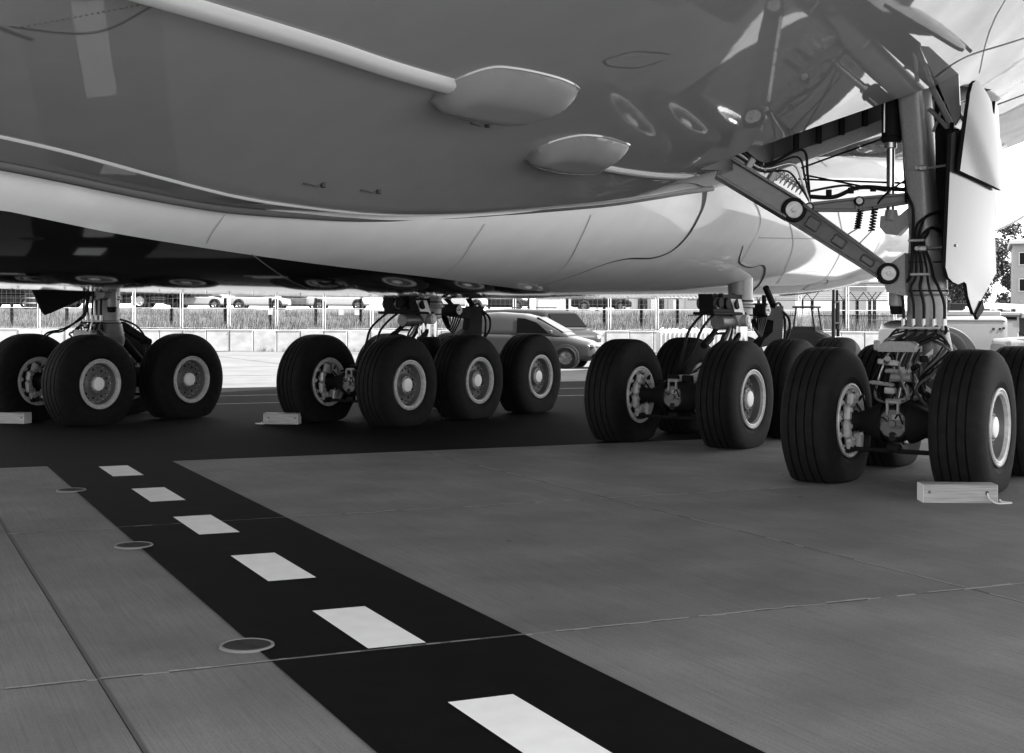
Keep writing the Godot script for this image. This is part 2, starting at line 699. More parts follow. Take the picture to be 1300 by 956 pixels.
	for i in 3:
		var b0: float = [-6.5, -3.35, -0.31][i]
		var t := thing("inspection_cover", names[i], "manhole cover", Transform3D(Basis(), G(-4.12, 0.008, b0)), "round covers along the black taxi band")
		var ring := MB.new()
		ring.lathe([Vector2(-0.02, 0.132), Vector2(0.003, 0.128), Vector2(0.004, 0.116), Vector2(-0.006, 0.114)], Transform3D(Basis(Vector3.UP, Vector3.LEFT, Vector3.BACK), Vector3.ZERO), 40)
		put("ring", ring, M.lid_ring, t)
		var lid := MB.new()
		lid.lathe([Vector2(-0.006, 0.114), Vector2(0.001, 0.111), Vector2(0.002, 0.0)], Transform3D(Basis(Vector3.UP, Vector3.LEFT, Vector3.BACK), Vector3.ZERO), 40)
		for a in 2:
			lid.box(Vector3(0.03, 0.006, 0.008), Transform3D(Basis(), Vector3(0.05 - 0.1 * a, 0.003, 0)))
		put("lid", lid, M.cast_iron, t)

# ====================================================================== the airliner's surfaces
func ip(x: float, xs: Array, ys: Array) -> float:
	if x <= xs[0]:
		return ys[0]
	for i in range(1, xs.size()):
		if x <= xs[i]:
			var t: float = (x - xs[i - 1]) / (xs[i] - xs[i - 1])
			# smooth through the knots
			var m0: float = (ys[i] - ys[maxi(i - 2, 0)]) / (xs[i] - xs[maxi(i - 2, 0)])
			var m1: float = (ys[mini(i + 1, xs.size() - 1)] - ys[i - 1]) / (xs[mini(i + 1, xs.size() - 1)] - xs[i - 1])
			var h: float = xs[i] - xs[i - 1]
			var t2 := t * t
			var t3 := t2 * t
			return (2 * t3 - 3 * t2 + 1) * ys[i - 1] + (t3 - 2 * t2 + t) * h * m0 + (-2 * t3 + 3 * t2) * ys[i] + (t3 - t2) * h * m1
	return ys[-1]

# bottom, half width, height of greatest width, squareness of the hull at v
func hull(v: float) -> Array:
	var yb := ip(v, [-34, -14, -9, -4, 0, 5, 7.7, 9.9, 11.9, 14, 20.7, 23.7, 38], [2.6, 1.95, 1.84, 1.8, 1.79, 1.84, 1.87, 1.95, 2.17, 2.5, 3.45, 4.2, 8.2])
	var w := ip(v, [-36, -30, -14, -8, 6, 14, 24, 38], [1.0, 3.3, 3.95, 4.0, 4.0, 3.7, 3.3, 0.8])
	var yw := ip(v, [-34, -14, -8, 0, 6, 14, 24, 38], [5.8, 4.2, 3.6, 3.6, 4.2, 5.2, 6.6, 9.0])
	var n := ip(v, [-30, -14, -8, 2, 6, 14], [2.1, 2.6, 3.1, 3.1, 2.8, 2.1])
	return [yb, w, yw, n]

func hull_y(u: float, v: float) -> float:
	var h := hull(v)
	return h[2] - (h[2] - h[0]) * pow(maxf(0.0, 1.0 - pow(minf(absf(u) / h[1], 1.0), h[3])), 1.0 / h[3])

func hull_point(th: float, v: float) -> Vector3:     # th from the keel, to port
	var h := hull(v)
	var top := 10.25 - maxf(0.0, -v - 30.0) * 0.5
	var s := sin(th)
	var c := cos(th)
	if c >= 0.0:
		return W(h[1] * signf(s) * pow(absf(s), 2.0 / h[3]), h[2] - (h[2] - h[0]) * pow(c, 2.0 / h[3]), v)
	return W(h[1] * signf(s) * pow(absf(s), 0.9), h[2] + (top - h[2]) * pow(-c, 0.95), v)

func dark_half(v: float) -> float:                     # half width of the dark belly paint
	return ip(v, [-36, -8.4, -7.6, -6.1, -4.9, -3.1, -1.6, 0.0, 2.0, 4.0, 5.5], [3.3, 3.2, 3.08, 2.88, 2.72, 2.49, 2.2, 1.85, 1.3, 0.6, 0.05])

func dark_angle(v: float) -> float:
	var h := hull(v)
	return asin(minf(1.0, pow(dark_half(v) / h[1], h[3] / 2.0)))

const KV := [-16, -11, -8.65, -7, -6.1, -5.4, -4.6, -4, -3.1, -2.2, -0.3, 4, 8]
const KY := [3.0, 2.52, 2.38, 2.27, 2.27, 2.29, 2.35, 2.41, 2.51, 2.62, 2.9, 3.35, 3.6]
func skirt_u(v: float) -> float:
	return ip(v, [-16, -8.61, -7.72, -6.81, -5.24, -3.99, -2.5, -0.81, -0.2, 2, 8], [3.7, 3.6, 3.53, 3.48, 3.51, 3.66, 3.84, 3.95, 3.95, 3.85, 3.8])

func skirt_w(v: float) -> float:                       # how far the skin's edge stands out from the skirt
	return ip(v, [-16, -9, -8.6, -5.9, -4.3, 8], [0.3, 0.28, 0.27, 0.17, 0.05, 0.05])

func edge_u(v: float) -> float:
	return skirt_u(v) + 0.03 + skirt_w(v)

func skin_low(v: float) -> float:                      # height of the skin's inner edge
	return ip(v, KV, KY) + ip(v, [-16, -9, -4.3, 0, 8], [0.2, 0.18, 0.045, 0.05, 0.05]) - 0.15 * skirt_w(v)

func wing_flat(u: float, v: float) -> float:           # the wing away from the hull
	var y := 3.69 + 0.0612 * (v + 0.45) + 0.00146 * (v + 0.45) * (v + 0.45) + 0.42 * (minf(u, 7.2) - 6.03)
	if u > 7.2:
		y += 0.13 * (u - 7.2) + 0.29 * 2.5 * (1.0 - exp((7.2 - u) / 2.5))
	return y

func wing_y(u: float, v: float) -> float:
	var eu := edge_u(v)
	var d := u - eu
	if d < 0.0:
		return skin_low(v) + 0.1 * d
	var k := maxf(0.0, 1.0 - d / 2.4)
	var y := wing_flat(u, v) + (skin_low(v) - wing_flat(eu, v)) * k * k
	var le := lead(u)
	var x := (v - le) / (trail(u) - le)
	if x < 0.1:
		y += 0.5 * pow(1.0 - x / 0.1, 2)
	return y

func lead(u: float) -> float:
	return -15.0 + 0.78 * (u - 3.6)

func trail(u: float) -> float:
	return 5.9 + 0.1 * (u - 3.6) + maxf(0.0, u - 12.0) * 0.42

func wing_p(p: Vector2) -> Vector3:
	return W(p.x, wing_y(p.x, p.y), p.y)

# a curved sheet: cells of the grid xs by ys (through cell_fn) cut by holes, lifted by fn
func sheet(xs: int, ys: int, cell_fn: Callable, outer: PackedVector2Array, holes: Array, fn: Callable) -> MB:
	var b := MB.new()
	var cache := {}
	var nrm := func(p: Vector2) -> Vector3:
		if not cache.has(p):
			var e := 0.012
			var a: Vector3 = fn.call(p + Vector2(e, 0)) - fn.call(p - Vector2(e, 0))
			var c: Vector3 = fn.call(p + Vector2(0, e)) - fn.call(p - Vector2(0, e))
			cache[p] = [fn.call(p), c.cross(a).normalized()]
		return cache[p][1]
	for i in xs:
		for j in ys:
			var polys := [PackedVector2Array([cell_fn.call(i, j), cell_fn.call(i + 1, j), cell_fn.call(i + 1, j + 1), cell_fn.call(i, j + 1)])]
			if outer.size():
				var cut := []
				for q in polys:
					cut.append_array(Geometry2D.intersect_polygons(q, outer))
				polys = cut
			for h in holes:
				var cut := []
				for q in polys:
					cut.append_array(Geometry2D.clip_polygons(q, h))
				polys = cut
			for q in polys:
				var idx := Geometry2D.triangulate_polygon(q)
				for k in range(0, idx.size(), 3):
					var p0: Vector2 = q[idx[k]]
					var p1: Vector2 = q[idx[k + 1]]
					var p2: Vector2 = q[idx[k + 2]]
					var n0: Vector3 = nrm.call(p0)
					var n1: Vector3 = nrm.call(p1)
					var n2: Vector3 = nrm.call(p2)
					b.tri(cache[p0][0], cache[p1][0], cache[p2][0], n0, n1, n2)
	return b

# a ribbon following the belly or the wing, standing a few millimetres proud
func seam(pts: Array, w0: float, w1: float, on_wing: bool, lift := 0.004) -> MB:
	var b := MB.new()
	var c := []
	for p in pts:
		c.append(Vector3(p.x, 0, p.y))
	var sm := MB.spline(c, 6) if c.size() > 2 else [c[0], c[0].lerp(c[1], 0.25), c[0].lerp(c[1], 0.5), c[0].lerp(c[1], 0.75), c[1]]
	var rows := []
	for i in sm.size():
		var t: Vector3 = (sm[mini(i + 1, sm.size() - 1)] - sm[maxi(i - 1, 0)]).normalized()
		var w := lerpf(w0, w1, float(i) / (sm.size() - 1)) * 0.5
		var row := PackedVector3Array()
		for s in [-1.0, 1.0]:
			var q: Vector3 = sm[i] + Vector3(-t.z, 0, t.x) * w * s
			if on_wing:
				row.append(W(q.x, wing_y(q.x, q.z) - lift, q.z))
			else:
				var y := hull_y(q.x, q.z)
				var g := Vector2(hull_y(q.x + 0.02, q.z) - hull_y(q.x - 0.02, q.z), 0.04)
				g = Vector2(g.x, -g.y).normalized() * lift
				row.append(W(q.x + g.x, y + g.y, q.z))
		rows.append(row)
	b.grid(rows)
	return b

const WELL := [Vector2(4.53, -1.74), Vector2(6.33, -0.2), Vector2(6.45, 1.25), Vector2(5.5, 0.78), Vector2(4.38, 0.38)]

func make_airliner() -> void:
	plane = thing("airliner", "huge white and grey airliner seen from below, standing on its landing gears", "airliner")
	# ---- hull
	var vs := []
	var v := -35.9
	while v < 38.0:
		vs.append(v)
		v += 0.4 if v > -12.0 and v < 16.0 else 1.4
	var rows := []
	for q in vs:
		var a := dark_angle(q)
		var row := PackedVector3Array()
		for k in 97:
			var t := k / 96.0
			row.append(hull_point(lerpf(a, TAU - a, t), q))
		rows.append(row)
	var hb := MB.new()
	hb.grid(rows)
	put("hull", hb, M.white_paint, plane)
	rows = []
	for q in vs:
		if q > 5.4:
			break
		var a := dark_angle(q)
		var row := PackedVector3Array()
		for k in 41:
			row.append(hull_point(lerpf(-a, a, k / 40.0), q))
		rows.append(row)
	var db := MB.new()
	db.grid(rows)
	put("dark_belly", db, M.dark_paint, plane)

	make_wing(1.0)
	make_wing(-1.0)
	make_skirt()
	make_well()

	# ---- panel seams on the belly
	var sf := [
		[[Vector2(3.985, -0.5), Vector2(3.95, -0.44), Vector2(3.9, -0.39), Vector2(3.83, -0.37), Vector2(3.66, -0.31), Vector2(3.47, -0.3), Vector2(3.35, -0.5), Vector2(3.31, -0.98), Vector2(3.13, -1.23), Vector2(2.75, -1.24), Vector2(2.3, -1.16)], 0.06, 0.012, "seam_dark"],
		[[Vector2(3.6, 1.3), Vector2(3.34, 1.76), Vector2(3.22, 2.2), Vector2(3.19, 2.48), Vector2(3.23, 2.73), Vector2(2.98, 3.35), Vector2(2.39, 4.49), Vector2(1.75, 5.6)], 0.012, 0.035, "seam_dark"],
		[[Vector2(3.78, -2.5), Vector2(3.51, -2.27), Vector2(3.06, -1.81), Vector2(2.65, -1.55), Vector2(2.23, -1.28)], 0.011, 0.008, "seam_soft"],
		[[Vector2(3.61, -3.97), Vector2(3.39, -3.84), Vector2(3.07, -3.58), Vector2(2.58, -3.22)], 0.009, 0.007, "seam_soft"],
		[[Vector2(3.41, -6.77), Vector2(3.2, -6.68), Vector2(3.02, -6.57)], 0.008, 0.007, "seam_soft"],
		[[Vector2(3.96, 0.75), Vector2(3.85, 1.23), Vector2(3.6, 1.5), Vector2(3.31, 1.87)], 0.008, 0.008, "seam_soft"],
		[[Vector2(3.9, 1.9), Vector2(3.65, 2.7), Vector2(3.28, 3.43), Vector2(2.46, 4.98)], 0.009, 0.009, "seam_soft"],
		[[Vector2(3.95, 3.4), Vector2(3.6, 4.6), Vector2(3.1, 5.6), Vector2(2.4, 6.9)], 0.01, 0.01, "seam_soft"],
		[[Vector2(3.5, 6.4), Vector2(3.0, 7.2), Vector2(2.3, 8.2)], 0.01, 0.01, "seam_soft"],
		[[Vector2(3.7, 1.5), Vector2(3.68, 3.0), Vector2(3.6, 5.0)], 0.009, 0.009, "seam_soft"],
		[[Vector2(2.35, 6.55), Vector2(2.55, 6.75), Vector2(2.2, 7.5), Vector2(1.95, 7.3), Vector2(2.35, 6.55)], 0.018, 0.018, "seam_dark"],
		[[Vector2(2.9, -6.0), Vector2(2.4, -5.2), Vector2(1.4, -3.7)], 0.008, 0.008, "seam_soft"],
	]
	for q in sf:
		put("panel_seam", seam(q[0], q[1], q[2], false), M[q[3]], plane)
	# ---- seams and small fittings on the wing
	var ws := [
		[[Vector2(6.0, 2.04), Vector2(6.5, 2.42), Vector2(8.0, 3.5)], 0.045, 0.045, "seam_dark"],
		[[Vector2(6.4, -0.57), Vector2(6.73, -0.73), Vector2(7.14, -0.31), Vector2(8.4, 0.9)], 0.03, 0.03, "edge_dark"],
		[[Vector2(4.95, -9.55), Vector2(5.04, -9.15), Vector2(5.38, -9.06)], 0.012, 0.012, "seam_wing"],
		[[Vector2(4.88, -9.38), Vector2(4.96, -9.75)], 0.018, 0.018, "seam_wing"],
		[[Vector2(5.7, -5.56), Vector2(5.66, -5.4), Vector2(5.7, -5.1), Vector2(5.83, -4.95)], 0.008, 0.008, "seam_wing"],
		[[Vector2(5.7, -5.56), Vector2(5.84, -5.4), Vector2(5.9, -5.0)], 0.008, 0.008, "seam_wing"],
		[[Vector2(6.7, -9.0), Vector2(7.3, -3.0), Vector2(7.9, 1.8)], 0.008, 0.008, "seam_wing"],
		[[Vector2(6.6, 0.2), Vector2(7.4, -2.0), Vector2(9.0, -4.5)], 0.008, 0.008, "seam_wing"],
	]
	for q in ws:
		put("panel_seam", seam(q[0], q[1], q[2], true), M[q[3]], plane)
	for p in [Vector2(3.99, -6.41), Vector2(3.98, -5.81), Vector2(4.87, -5.72)]:
		var b := MB.new()
		b.cyl(W(p.x, wing_y(p.x, p.y) + 0.01, p.y), W(p.x, wing_y(p.x, p.y) - 0.03, p.y), 0.018)
		b.box(Vector3(0.008, 0.012, 0.16), Transform3D(Basis(Vector3.UP, 0.2), wing_p(p + Vector2(-0.03, -0.1))))
		put("drain", b, M.seam_dark, plane)
	# rivet rows near the forward wing corner
	var rv := MB.new()
	for i in 26:
		var p := Vector2(5.38 - i * 0.017, -9.06 - i * 0.018)
		var c := wing_p(p)
		rv.cyl(c, c - Vector3(0, 0.004, 0), 0.006, -1, 6)
	for i in 60:
		var p := Vector2(edge_u(-8.6 + i * 0.07) + 0.1, -8.6 + i * 0.07)
		var c := wing_p(p)
		rv.cyl(c, c - Vector3(0, 0.003, 0), 0.005, -1, 6)
	put("rivets", rv, M.seam_wing, plane).set_meta("kind", "stuff")

	# ---- blisters and conduits
	make_blister([Vector2(5.02, -6.55), Vector2(5.16, -6.61), Vector2(5.31, -6.58), Vector2(5.43, -6.46), Vector2(5.46, -6.26), Vector2(5.46, -5.95), Vector2(5.44, -5.62), Vector2(5.38, -5.34), Vector2(5.27, -5.3), Vector2(5.12, -5.38), Vector2(4.98, -5.56), Vector2(4.94, -5.78), Vector2(4.94, -6.05), Vector2(4.96, -6.4)], 0.13, 0.2)
	make_blister([Vector2(4.5, -4.68), Vector2(4.62, -4.74), Vector2(4.76, -4.7), Vector2(4.87, -4.5), Vector2(4.89, -4.2), Vector2(4.86, -3.85), Vector2(4.82, -3.62), Vector2(4.7, -3.6), Vector2(4.5, -3.63), Vector2(4.44, -3.8), Vector2(4.42, -4.15), Vector2(4.45, -4.5)], 0.11, 0.18)
	make_conduit([Vector2(5.6, -11.5), Vector2(5.41, -8.95), Vector2(5.33, -7.95), Vector2(5.25, -7.2), Vector2(5.18, -6.3)], 0.05, 0.05)
	make_conduit([Vector2(4.6, -3.8), Vector2(4.5, -3.5), Vector2(4.43, -2.4), Vector2(4.4, -1.6)], 0.026, 0.03)

	make_wheel_kinds()
	wing_gear(6.15, 1.0)
	wing_gear(-6.15, -1.0)
	body_gear(2.608)
	body_gear(-2.608)

func make_wing(side: float) -> void:
	var ds := [0.0, 0.1, 0.2, 0.35, 0.5, 0.65, 0.78, 0.9, 1.02, 1.2, 1.4, 1.6, 1.8, 2.0, 2.25, 2.5, 2.75, 3.0, 3.4, 3.8, 4.3, 5.0, 6.0, 8.0, 11.0, 15.0, 20.0, 27.0, 34.3]
	var n := 64
	var cell := func(i: int, j: int) -> Vector2:
		var t := float(j) / n
		t = t * t * (3.0 - 2.0 * t) * 0.25 + t * 0.75
		var v0 := lerpf(lead(3.7), trail(3.7), t)
		var u: float = edge_u(v0) * (1.0 - ds[i] / 34.3) + (3.7 + 34.3) * (ds[i] / 34.3)
		return Vector2(u, lerpf(lead(u), trail(u), t))
	var fn := func(p: Vector2) -> Vector3:
		return W(p.x * side, wing_y(p.x, p.y), p.y)
	var hole := PackedVector2Array(WELL)
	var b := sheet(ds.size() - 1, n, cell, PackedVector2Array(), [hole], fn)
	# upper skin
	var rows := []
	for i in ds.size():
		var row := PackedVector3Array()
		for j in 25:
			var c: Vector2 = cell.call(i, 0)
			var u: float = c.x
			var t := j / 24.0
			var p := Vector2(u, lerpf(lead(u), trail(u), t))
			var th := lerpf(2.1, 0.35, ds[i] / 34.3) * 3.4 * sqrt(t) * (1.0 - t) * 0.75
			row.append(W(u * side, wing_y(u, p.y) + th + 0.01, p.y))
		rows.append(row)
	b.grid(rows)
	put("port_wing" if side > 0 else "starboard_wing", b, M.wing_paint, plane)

func make_skirt() -> void:
	var prof := MB.new()
	var lip := MB.new()
	var bead := MB.new()
	var r1 := []
	var r2 := []
	var r3 := []
	var v := -15.5
	while v < -0.24:
		var u := skirt_u(v)
		var e := edge_u(v)
		var ys := ip(v, KV, KY)
		var yl := skin_low(v)
		var bd := 0.004 + 0.012 * clampf((-4.1 - v) / 2.5, 0.0, 1.0)
		r3.append(PackedVector3Array([W(e + 0.003, yl + 0.006, v), W(e + 0.001, yl - bd * 0.5, v), W(e - 0.008, yl - bd, v)]))
		r1.append(PackedVector3Array([W(e - 0.006, yl - bd + 0.001, v), W(lerpf(e, u + 0.03, 0.5), lerpf(yl - bd, ys + 0.05, 0.5), v), W(u + 0.03, ys + 0.05, v)]))
		r2.append(PackedVector3Array([W(u + 0.03, ys + 0.05, v), W(u + 0.018, ys + 0.046, v), W(u + 0.026, ys + 0.038, v), W(u + 0.02, ys + 0.006, v), W(u + 0.008, ys, v), W(u - 0.12, ys + 0.02, v)]))
		v += 0.12
	prof.grid(r1)
	lip.grid(r2)
	bead.grid(r3)
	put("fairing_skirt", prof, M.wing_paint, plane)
	var q: PackedVector3Array = r2[-1]
	lip.quad(q[1], q[3], q[4], q[5])
	put("skirt_lip", lip, M.edge_dark, plane)
	put("skirt_bead", bead, M.edge_bright, plane)

# a domed fairing over an outline of (u, v)
func make_blister(outline: Array, depth: float, reach: float) -> void:
	var cc := []
	for p in outline:
		cc.append(Vector3(p.x, 0, p.y))
	cc.append(cc[0])
	var sm := MB.spline(cc, 5)
	sm.pop_back()
	var pv := PackedVector2Array()
	for p in sm:
		pv.append(Vector2(p.x, p.z))
	var lo := pv[0]
	var hi := pv[0]
	for p in pv:
		lo = lo.min(p)
		hi = hi.max(p)
	var h := func(p: Vector2) -> float:
		if not Geometry2D.is_point_in_polygon(p, pv):
			return 0.0
		var d := 9.0
		for i in pv.size():
			d = minf(d, p.distance_to(Geometry2D.get_closest_point_to_segment(p, pv[i], pv[(i + 1) % pv.size()])))
		var k := minf(1.0, d / reach)
		return depth * (1.0 - pow(1.0 - k, 2.2)) + 0.012
	var fn := func(p: Vector2) -> Vector3:
		return W(p.x, wing_y(p.x, p.y) - h.call(p), p.y)
	var n := 26
	var cell := func(i: int, j: int) -> Vector2:
		return Vector2(lerpf(lo.x, hi.x, i / float(n)), lerpf(lo.y, hi.y, j / float(n)))
	var node := base("blister_fairing", plane)
	put("shell", sheet(n, n, cell, pv, [], fn), M.blister, node)
	var r := MB.new()
	for i in pv.size():
		var p := pv[i]
		var q := pv[(i + 1) % pv.size()]
		var m := (lo + hi) * 0.5
		var p2 := p + (p - m).normalized() * 0.008
		var q2 := q + (q - m).normalized() * 0.008
		r.quad(wing_p(p2), wing_p(q2), wing_p(q2) - Vector3(0, 0.014, 0), wing_p(p2) - Vector3(0, 0.014, 0))
		r.quad(wing_p(p) - Vector3(0, 0.014, 0), wing_p(q) - Vector3(0, 0.014, 0), wing_p(q2) - Vector3(0, 0.014, 0), wing_p(p2) - Vector3(0, 0.014, 0))
	put("edge_strip", r, M.wing_paint, node)

func make_conduit(c: Array, half: float, drop: float) -> void:
	var cc := []
	for p in c:
		cc.append(Vector3(p.x, 0, p.y))
	var sm := MB.spline(cc, 8)
	var rows := []
	for i in sm.size():
		var u: float = sm[i].x
		var v: float = sm[i].z
		var k := clampf((sm.size() - 1 - i) / 3.0, 0.0, 1.0)
		var h := half * (0.25 + 0.75 * k)
		var dr := drop * (0.15 + 0.85 * k)
		var row := PackedVector3Array()
		for o in [[-1.0, 0.0], [-0.85, 0.75], [-0.45, 1.0], [0.45, 1.0], [0.85, 0.75], [1.0, 0.0]]:
			row.append(W(u + o[0] * h, wing_y(u + o[0] * h, v) - o[1] * dr, v))
		rows.append(row)
	var b := MB.new()
	b.grid(rows)
	put("conduit", b, M.edge_bright, plane)

func make_well() -> void:
	var n := WELL.size()
	var wall := MB.new()
	var roof := []
	for i in n:
		var a: Vector2 = WELL[i]
		var c: Vector2 = WELL[(i + 1) % n]
		for k in 6:
			var p := a.lerp(c, k / 6.0)
			var q := a.lerp(c, (k + 1) / 6.0)
			wall.quad(wing_p(p), wing_p(q), W(q.x, 5.0, q.y), W(p.x, 5.0, p.y))
		roof.append(W(a.x, 5.0, a.y))
	wall.slab(roof, Vector3(0, 0.03, 0))
	put("gear_well", wall, M.well_primer, plane)
	# rear beam with its flange
	var beam := MB.new()
	for i in 8:
		var a := Vector2(4.42, 0.36).lerp(Vector2(6.38, 1.15), i / 8.0)
		var c := Vector2(4.42, 0.36).lerp(Vector2(6.38, 1.15), (i + 1) / 8.0)
		var pa := wing_p(a)
		var pc := wing_p(c)
		beam.box(Vector3(pa.distance_to(pc) + 0.002, 0.13, 0.06), Transform3D(MB.along(pa, pc).basis, (pa + pc) * 0.5 + Vector3(0, 0.05, -0.05)))
	put("well_beam", beam, M.gear_paint, plane)
	# pipes and cable runs along both long walls
	for i in 9:
		var o := 0.05 + rng.randf() * 0.1
		var dy := 0.06 + i * 0.05
		var pts := []
		for k in 7:
			var p := Vector2(4.62 + o, -1.6 + o).lerp(Vector2(6.1, -0.3), k / 6.0) if i < 4 else Vector2(4.48, 0.3 - o).lerp(Vector2(6.1, 0.95 - o), k / 6.0)
			pts.append(wing_p(p) + Vector3(rng.randf_range(-0.02, 0.02), dy + 0.1 * (1 if i > 3 else 0) + rng.randf_range(-0.03, 0.03), rng.randf_range(-0.02, 0.02)))
		var b := MB.new()
		b.tube(pts, rng.randf_range(0.01, 0.028), 7, 4)
		put("pipe", b, [M.hose, M.steel, M.gear_dark, M.gear_paint][i % 4], plane)
	for i in 7:
		var b := MB.new()
		var p := Vector2(4.55, 0.3).lerp(Vector2(6.1, 0.9), (i + 0.5) / 7.0)
		b.box(Vector3(0.06, 0.3, 0.05), Transform3D(Basis(Vector3.UP, 0.6), wing_p(p) + Vector3(0, 0.25, -0.04)), 0.008)
		put("bracket", b, M.gear_dark, plane)
	for q in [[W(4.72, 3.16, 0.3), W(5.5, 3.45, 0.6)], [W(4.77, 3.08, 0.3), W(5.75, 2.84, 0.1)], [W(4.85, 3.0, -0.1), W(5.9, 2.92, 0.1)]]:
		var b := MB.new()
		b.tube(q, 0.011, 6)
		put("control_rod", b, M.gear_dark, plane)

# ====================================================================== wheels and landing gears
var wheel0: Node3D

func make_wheel_kinds() -> void:
	wheel0 = Node3D.new()
	var half := [Vector2(0.15, 0.692), Vector2(0.178, 0.683), Vector2(0.203, 0.662), Vector2(0.224, 0.626), Vector2(0.237, 0.575), Vector2(0.243, 0.515), Vector2(0.241, 0.46), Vector2(0.237, 0.425), Vector2(0.239, 0.418), Vector2(0.234, 0.408), Vector2(0.226, 0.375), Vector2(0.205, 0.352), Vector2(0.17, 0.345)]
	var tread := []
	for gx in [-0.118, -0.04, 0.04, 0.118]:
		tread.append_array([Vector2(gx - 0.009, 0.699 - gx * gx * 0.25), Vector2(gx - 0.006, 0.678), Vector2(gx + 0.006, 0.678), Vector2(gx + 0.009, 0.699 - gx * gx * 0.25)])
	var prof := []
	for i in half.size():
		prof.append(half[half.size() - 1 - i] * Vector2(-1, 1))
	prof.append_array(tread)
	prof.append_array(half)
	var b := MB.new()
	b.lathe(prof, Transform3D(), 88, 0.6)
	for i in b.v.size():
		var p := b.v[i]
		if p.y < -0.30:
			var k := (-0.30 - p.y) / 0.4
			p.x *= 1.0 + 0.10 * k * k
			if p.y < -0.5:
				var q := -0.5 - p.y
				p.y = -0.5 - 0.0874 * (1.0 - exp(-q / 0.0874 * 1.25)) / 0.945
			b.v[i] = p
	put("tyre", b, M.rubber, wheel0)

	b = MB.new()
	b.lathe([Vector2(0.2, 0.345), Vector2(0.232, 0.357), Vector2(0.242, 0.352), Vector2(0.244, 0.340), Vector2(0.236, 0.333), Vector2(0.232, 0.322), Vector2(0.238, 0.314), Vector2(0.234, 0.300), Vector2(0.2, 0.291)], Transform3D(), 56, 0.6)
	put("rim", b, M.rim_paint, wheel0)
	b = MB.new()
	b.lathe([Vector2(0.2, 0.291), Vector2(0.15, 0.283), Vector2(0.122, 0.272), Vector2(0.112, 0.25), Vector2(0.116, 0.18), Vector2(0.128, 0.15), Vector2(0.15, 0.135), Vector2(0.168, 0.13), Vector2(0.17, 0.105), Vector2(0.14, 0.1)], Transform3D(), 56, 0.6)
	put("rim_dish", b, M.rim_dish, wheel0)
	b = MB.new()
	b.lathe([Vector2(-0.2, 0.345), Vector2(-0.232, 0.357), Vector2(-0.242, 0.352), Vector2(-0.244, 0.338), Vector2(-0.232, 0.326), Vector2(-0.236, 0.316), Vector2(-0.225, 0.300), Vector2(-0.18, 0.297), Vector2(-0.02, 0.29)], Transform3D(), 56, 0.6)
	put("rim", b, M.rim_paint, wheel0)
	b = MB.new()
	for i in 18:
		var t := TAU * i / 18.0
		var r := 0.205 if i % 2 == 0 else 0.232
		b.cyl(Vector3(0.112, r * sin(t), r * cos(t)), Vector3(0.1195, r * sin(t), r * cos(t)), 0.017 if i % 2 == 0 else 0.011, -1, 8)
	put("vent_hole", b, M.gap_black, wheel0).set_meta("kind", "stuff")
	b = MB.new()
	b.lathe([Vector2(0.13, 0.1), Vector2(0.185, 0.098), Vector2(0.198, 0.094), Vector2(0.204, 0.082), Vector2(0.207, 0.0)], Transform3D(), 32, 0.5)
	put("hub_cap", b, M.hub_white, wheel0)
	b = MB.new()
	for i in 12:
		var t := TAU * (i + 0.5) / 12.0
		b.cyl(Vector3(0.166, 0.118 * sin(t), 0.118 * cos(t)), Vector3(0.18, 0.118 * sin(t), 0.118 * cos(t)), 0.0085, -1, 6)
	for i in 18:
		var t := TAU * i / 18.0
		b.cyl(Vector3(0.108, 0.258 * sin(t), 0.258 * cos(t)), Vector3(0.13, 0.258 * sin(t), 0.258 * cos(t)), 0.0085, -1, 6)
	put("hub_bolt", b, M.light_metal, wheel0).set_meta("kind", "stuff")
	# brake: dark heat pack, drive keys round the drum, pale housing with its pistons
	b = MB.new()
	b.lathe([Vector2(-0.02, 0.289), Vector2(-0.06, 0.286), Vector2(-0.1, 0.27), Vector2(-0.15, 0.262), Vector2(-0.155, 0.12), Vector2(-0.2, 0.11)], Transform3D(), 32)
	put("brake_disc", b, M.disc_carbon, wheel0)
	b = MB.new()
	for i in 11:
		var t := TAU * (i + 0.3) / 11.0
		var xf := Transform3D(Basis(Vector3.RIGHT, -t), Vector3(-0.2, 0.283 * sin(t), 0.283 * cos(t)))
		b.box(Vector3(0.07, 0.06, 0.022), xf, 0.006)
		b.cyl(xf * Vector3(-0.035, 0, 0), xf * Vector3(-0.05, 0, 0), 0.012, -1, 6)
	put("drive_key", b, M.light_metal, wheel0).set_meta("kind", "stuff")
	b = MB.new()
	b.lathe([Vector2(-0.16, 0.2), Vector2(-0.2, 0.21), Vector2(-0.215, 0.19), Vector2(-0.215, 0.12), Vector2(-0.23, 0.11), Vector2(-0.28, 0.1), Vector2(-0.3, 0.08)], Transform3D(), 28)
	put("torque_plate", b, M.gear_dark, wheel0)
	b = MB.new()
	for i in 7:
		var t := TAU * (i + 0.1) / 7.0
		var c := Vector3(-0.2, 0.185 * sin(t), 0.185 * cos(t))
		b.cyl(c, c + Vector3(-0.075, 0, 0), 0.04, 0.036, 12)
		b.cyl(c + Vector3(-0.07, 0, 0), c + Vector3(-0.088, 0, 0), 0.018, -1, 8)
		var t2 := t + 0.45
		b.box(Vector3(0.03, 0.05, 0.09), Transform3D(Basis(Vector3.RIGHT, -t2), Vector3(-0.222, 0.17 * sin(t2), 0.17 * cos(t2))), 0.01)
	b.box(Vector3(0.09, 0.17, 0.11), Transform3D(Basis(Vector3.RIGHT, 0.2), Vector3(-0.28, -0.2, 0.05)), 0.02)
	b.box(Vector3(0.06, 0.12, 0.07), Transform3D(Basis(Vector3.RIGHT, -0.4), Vector3(-0.27, 0.2, 0.06)), 0.015)
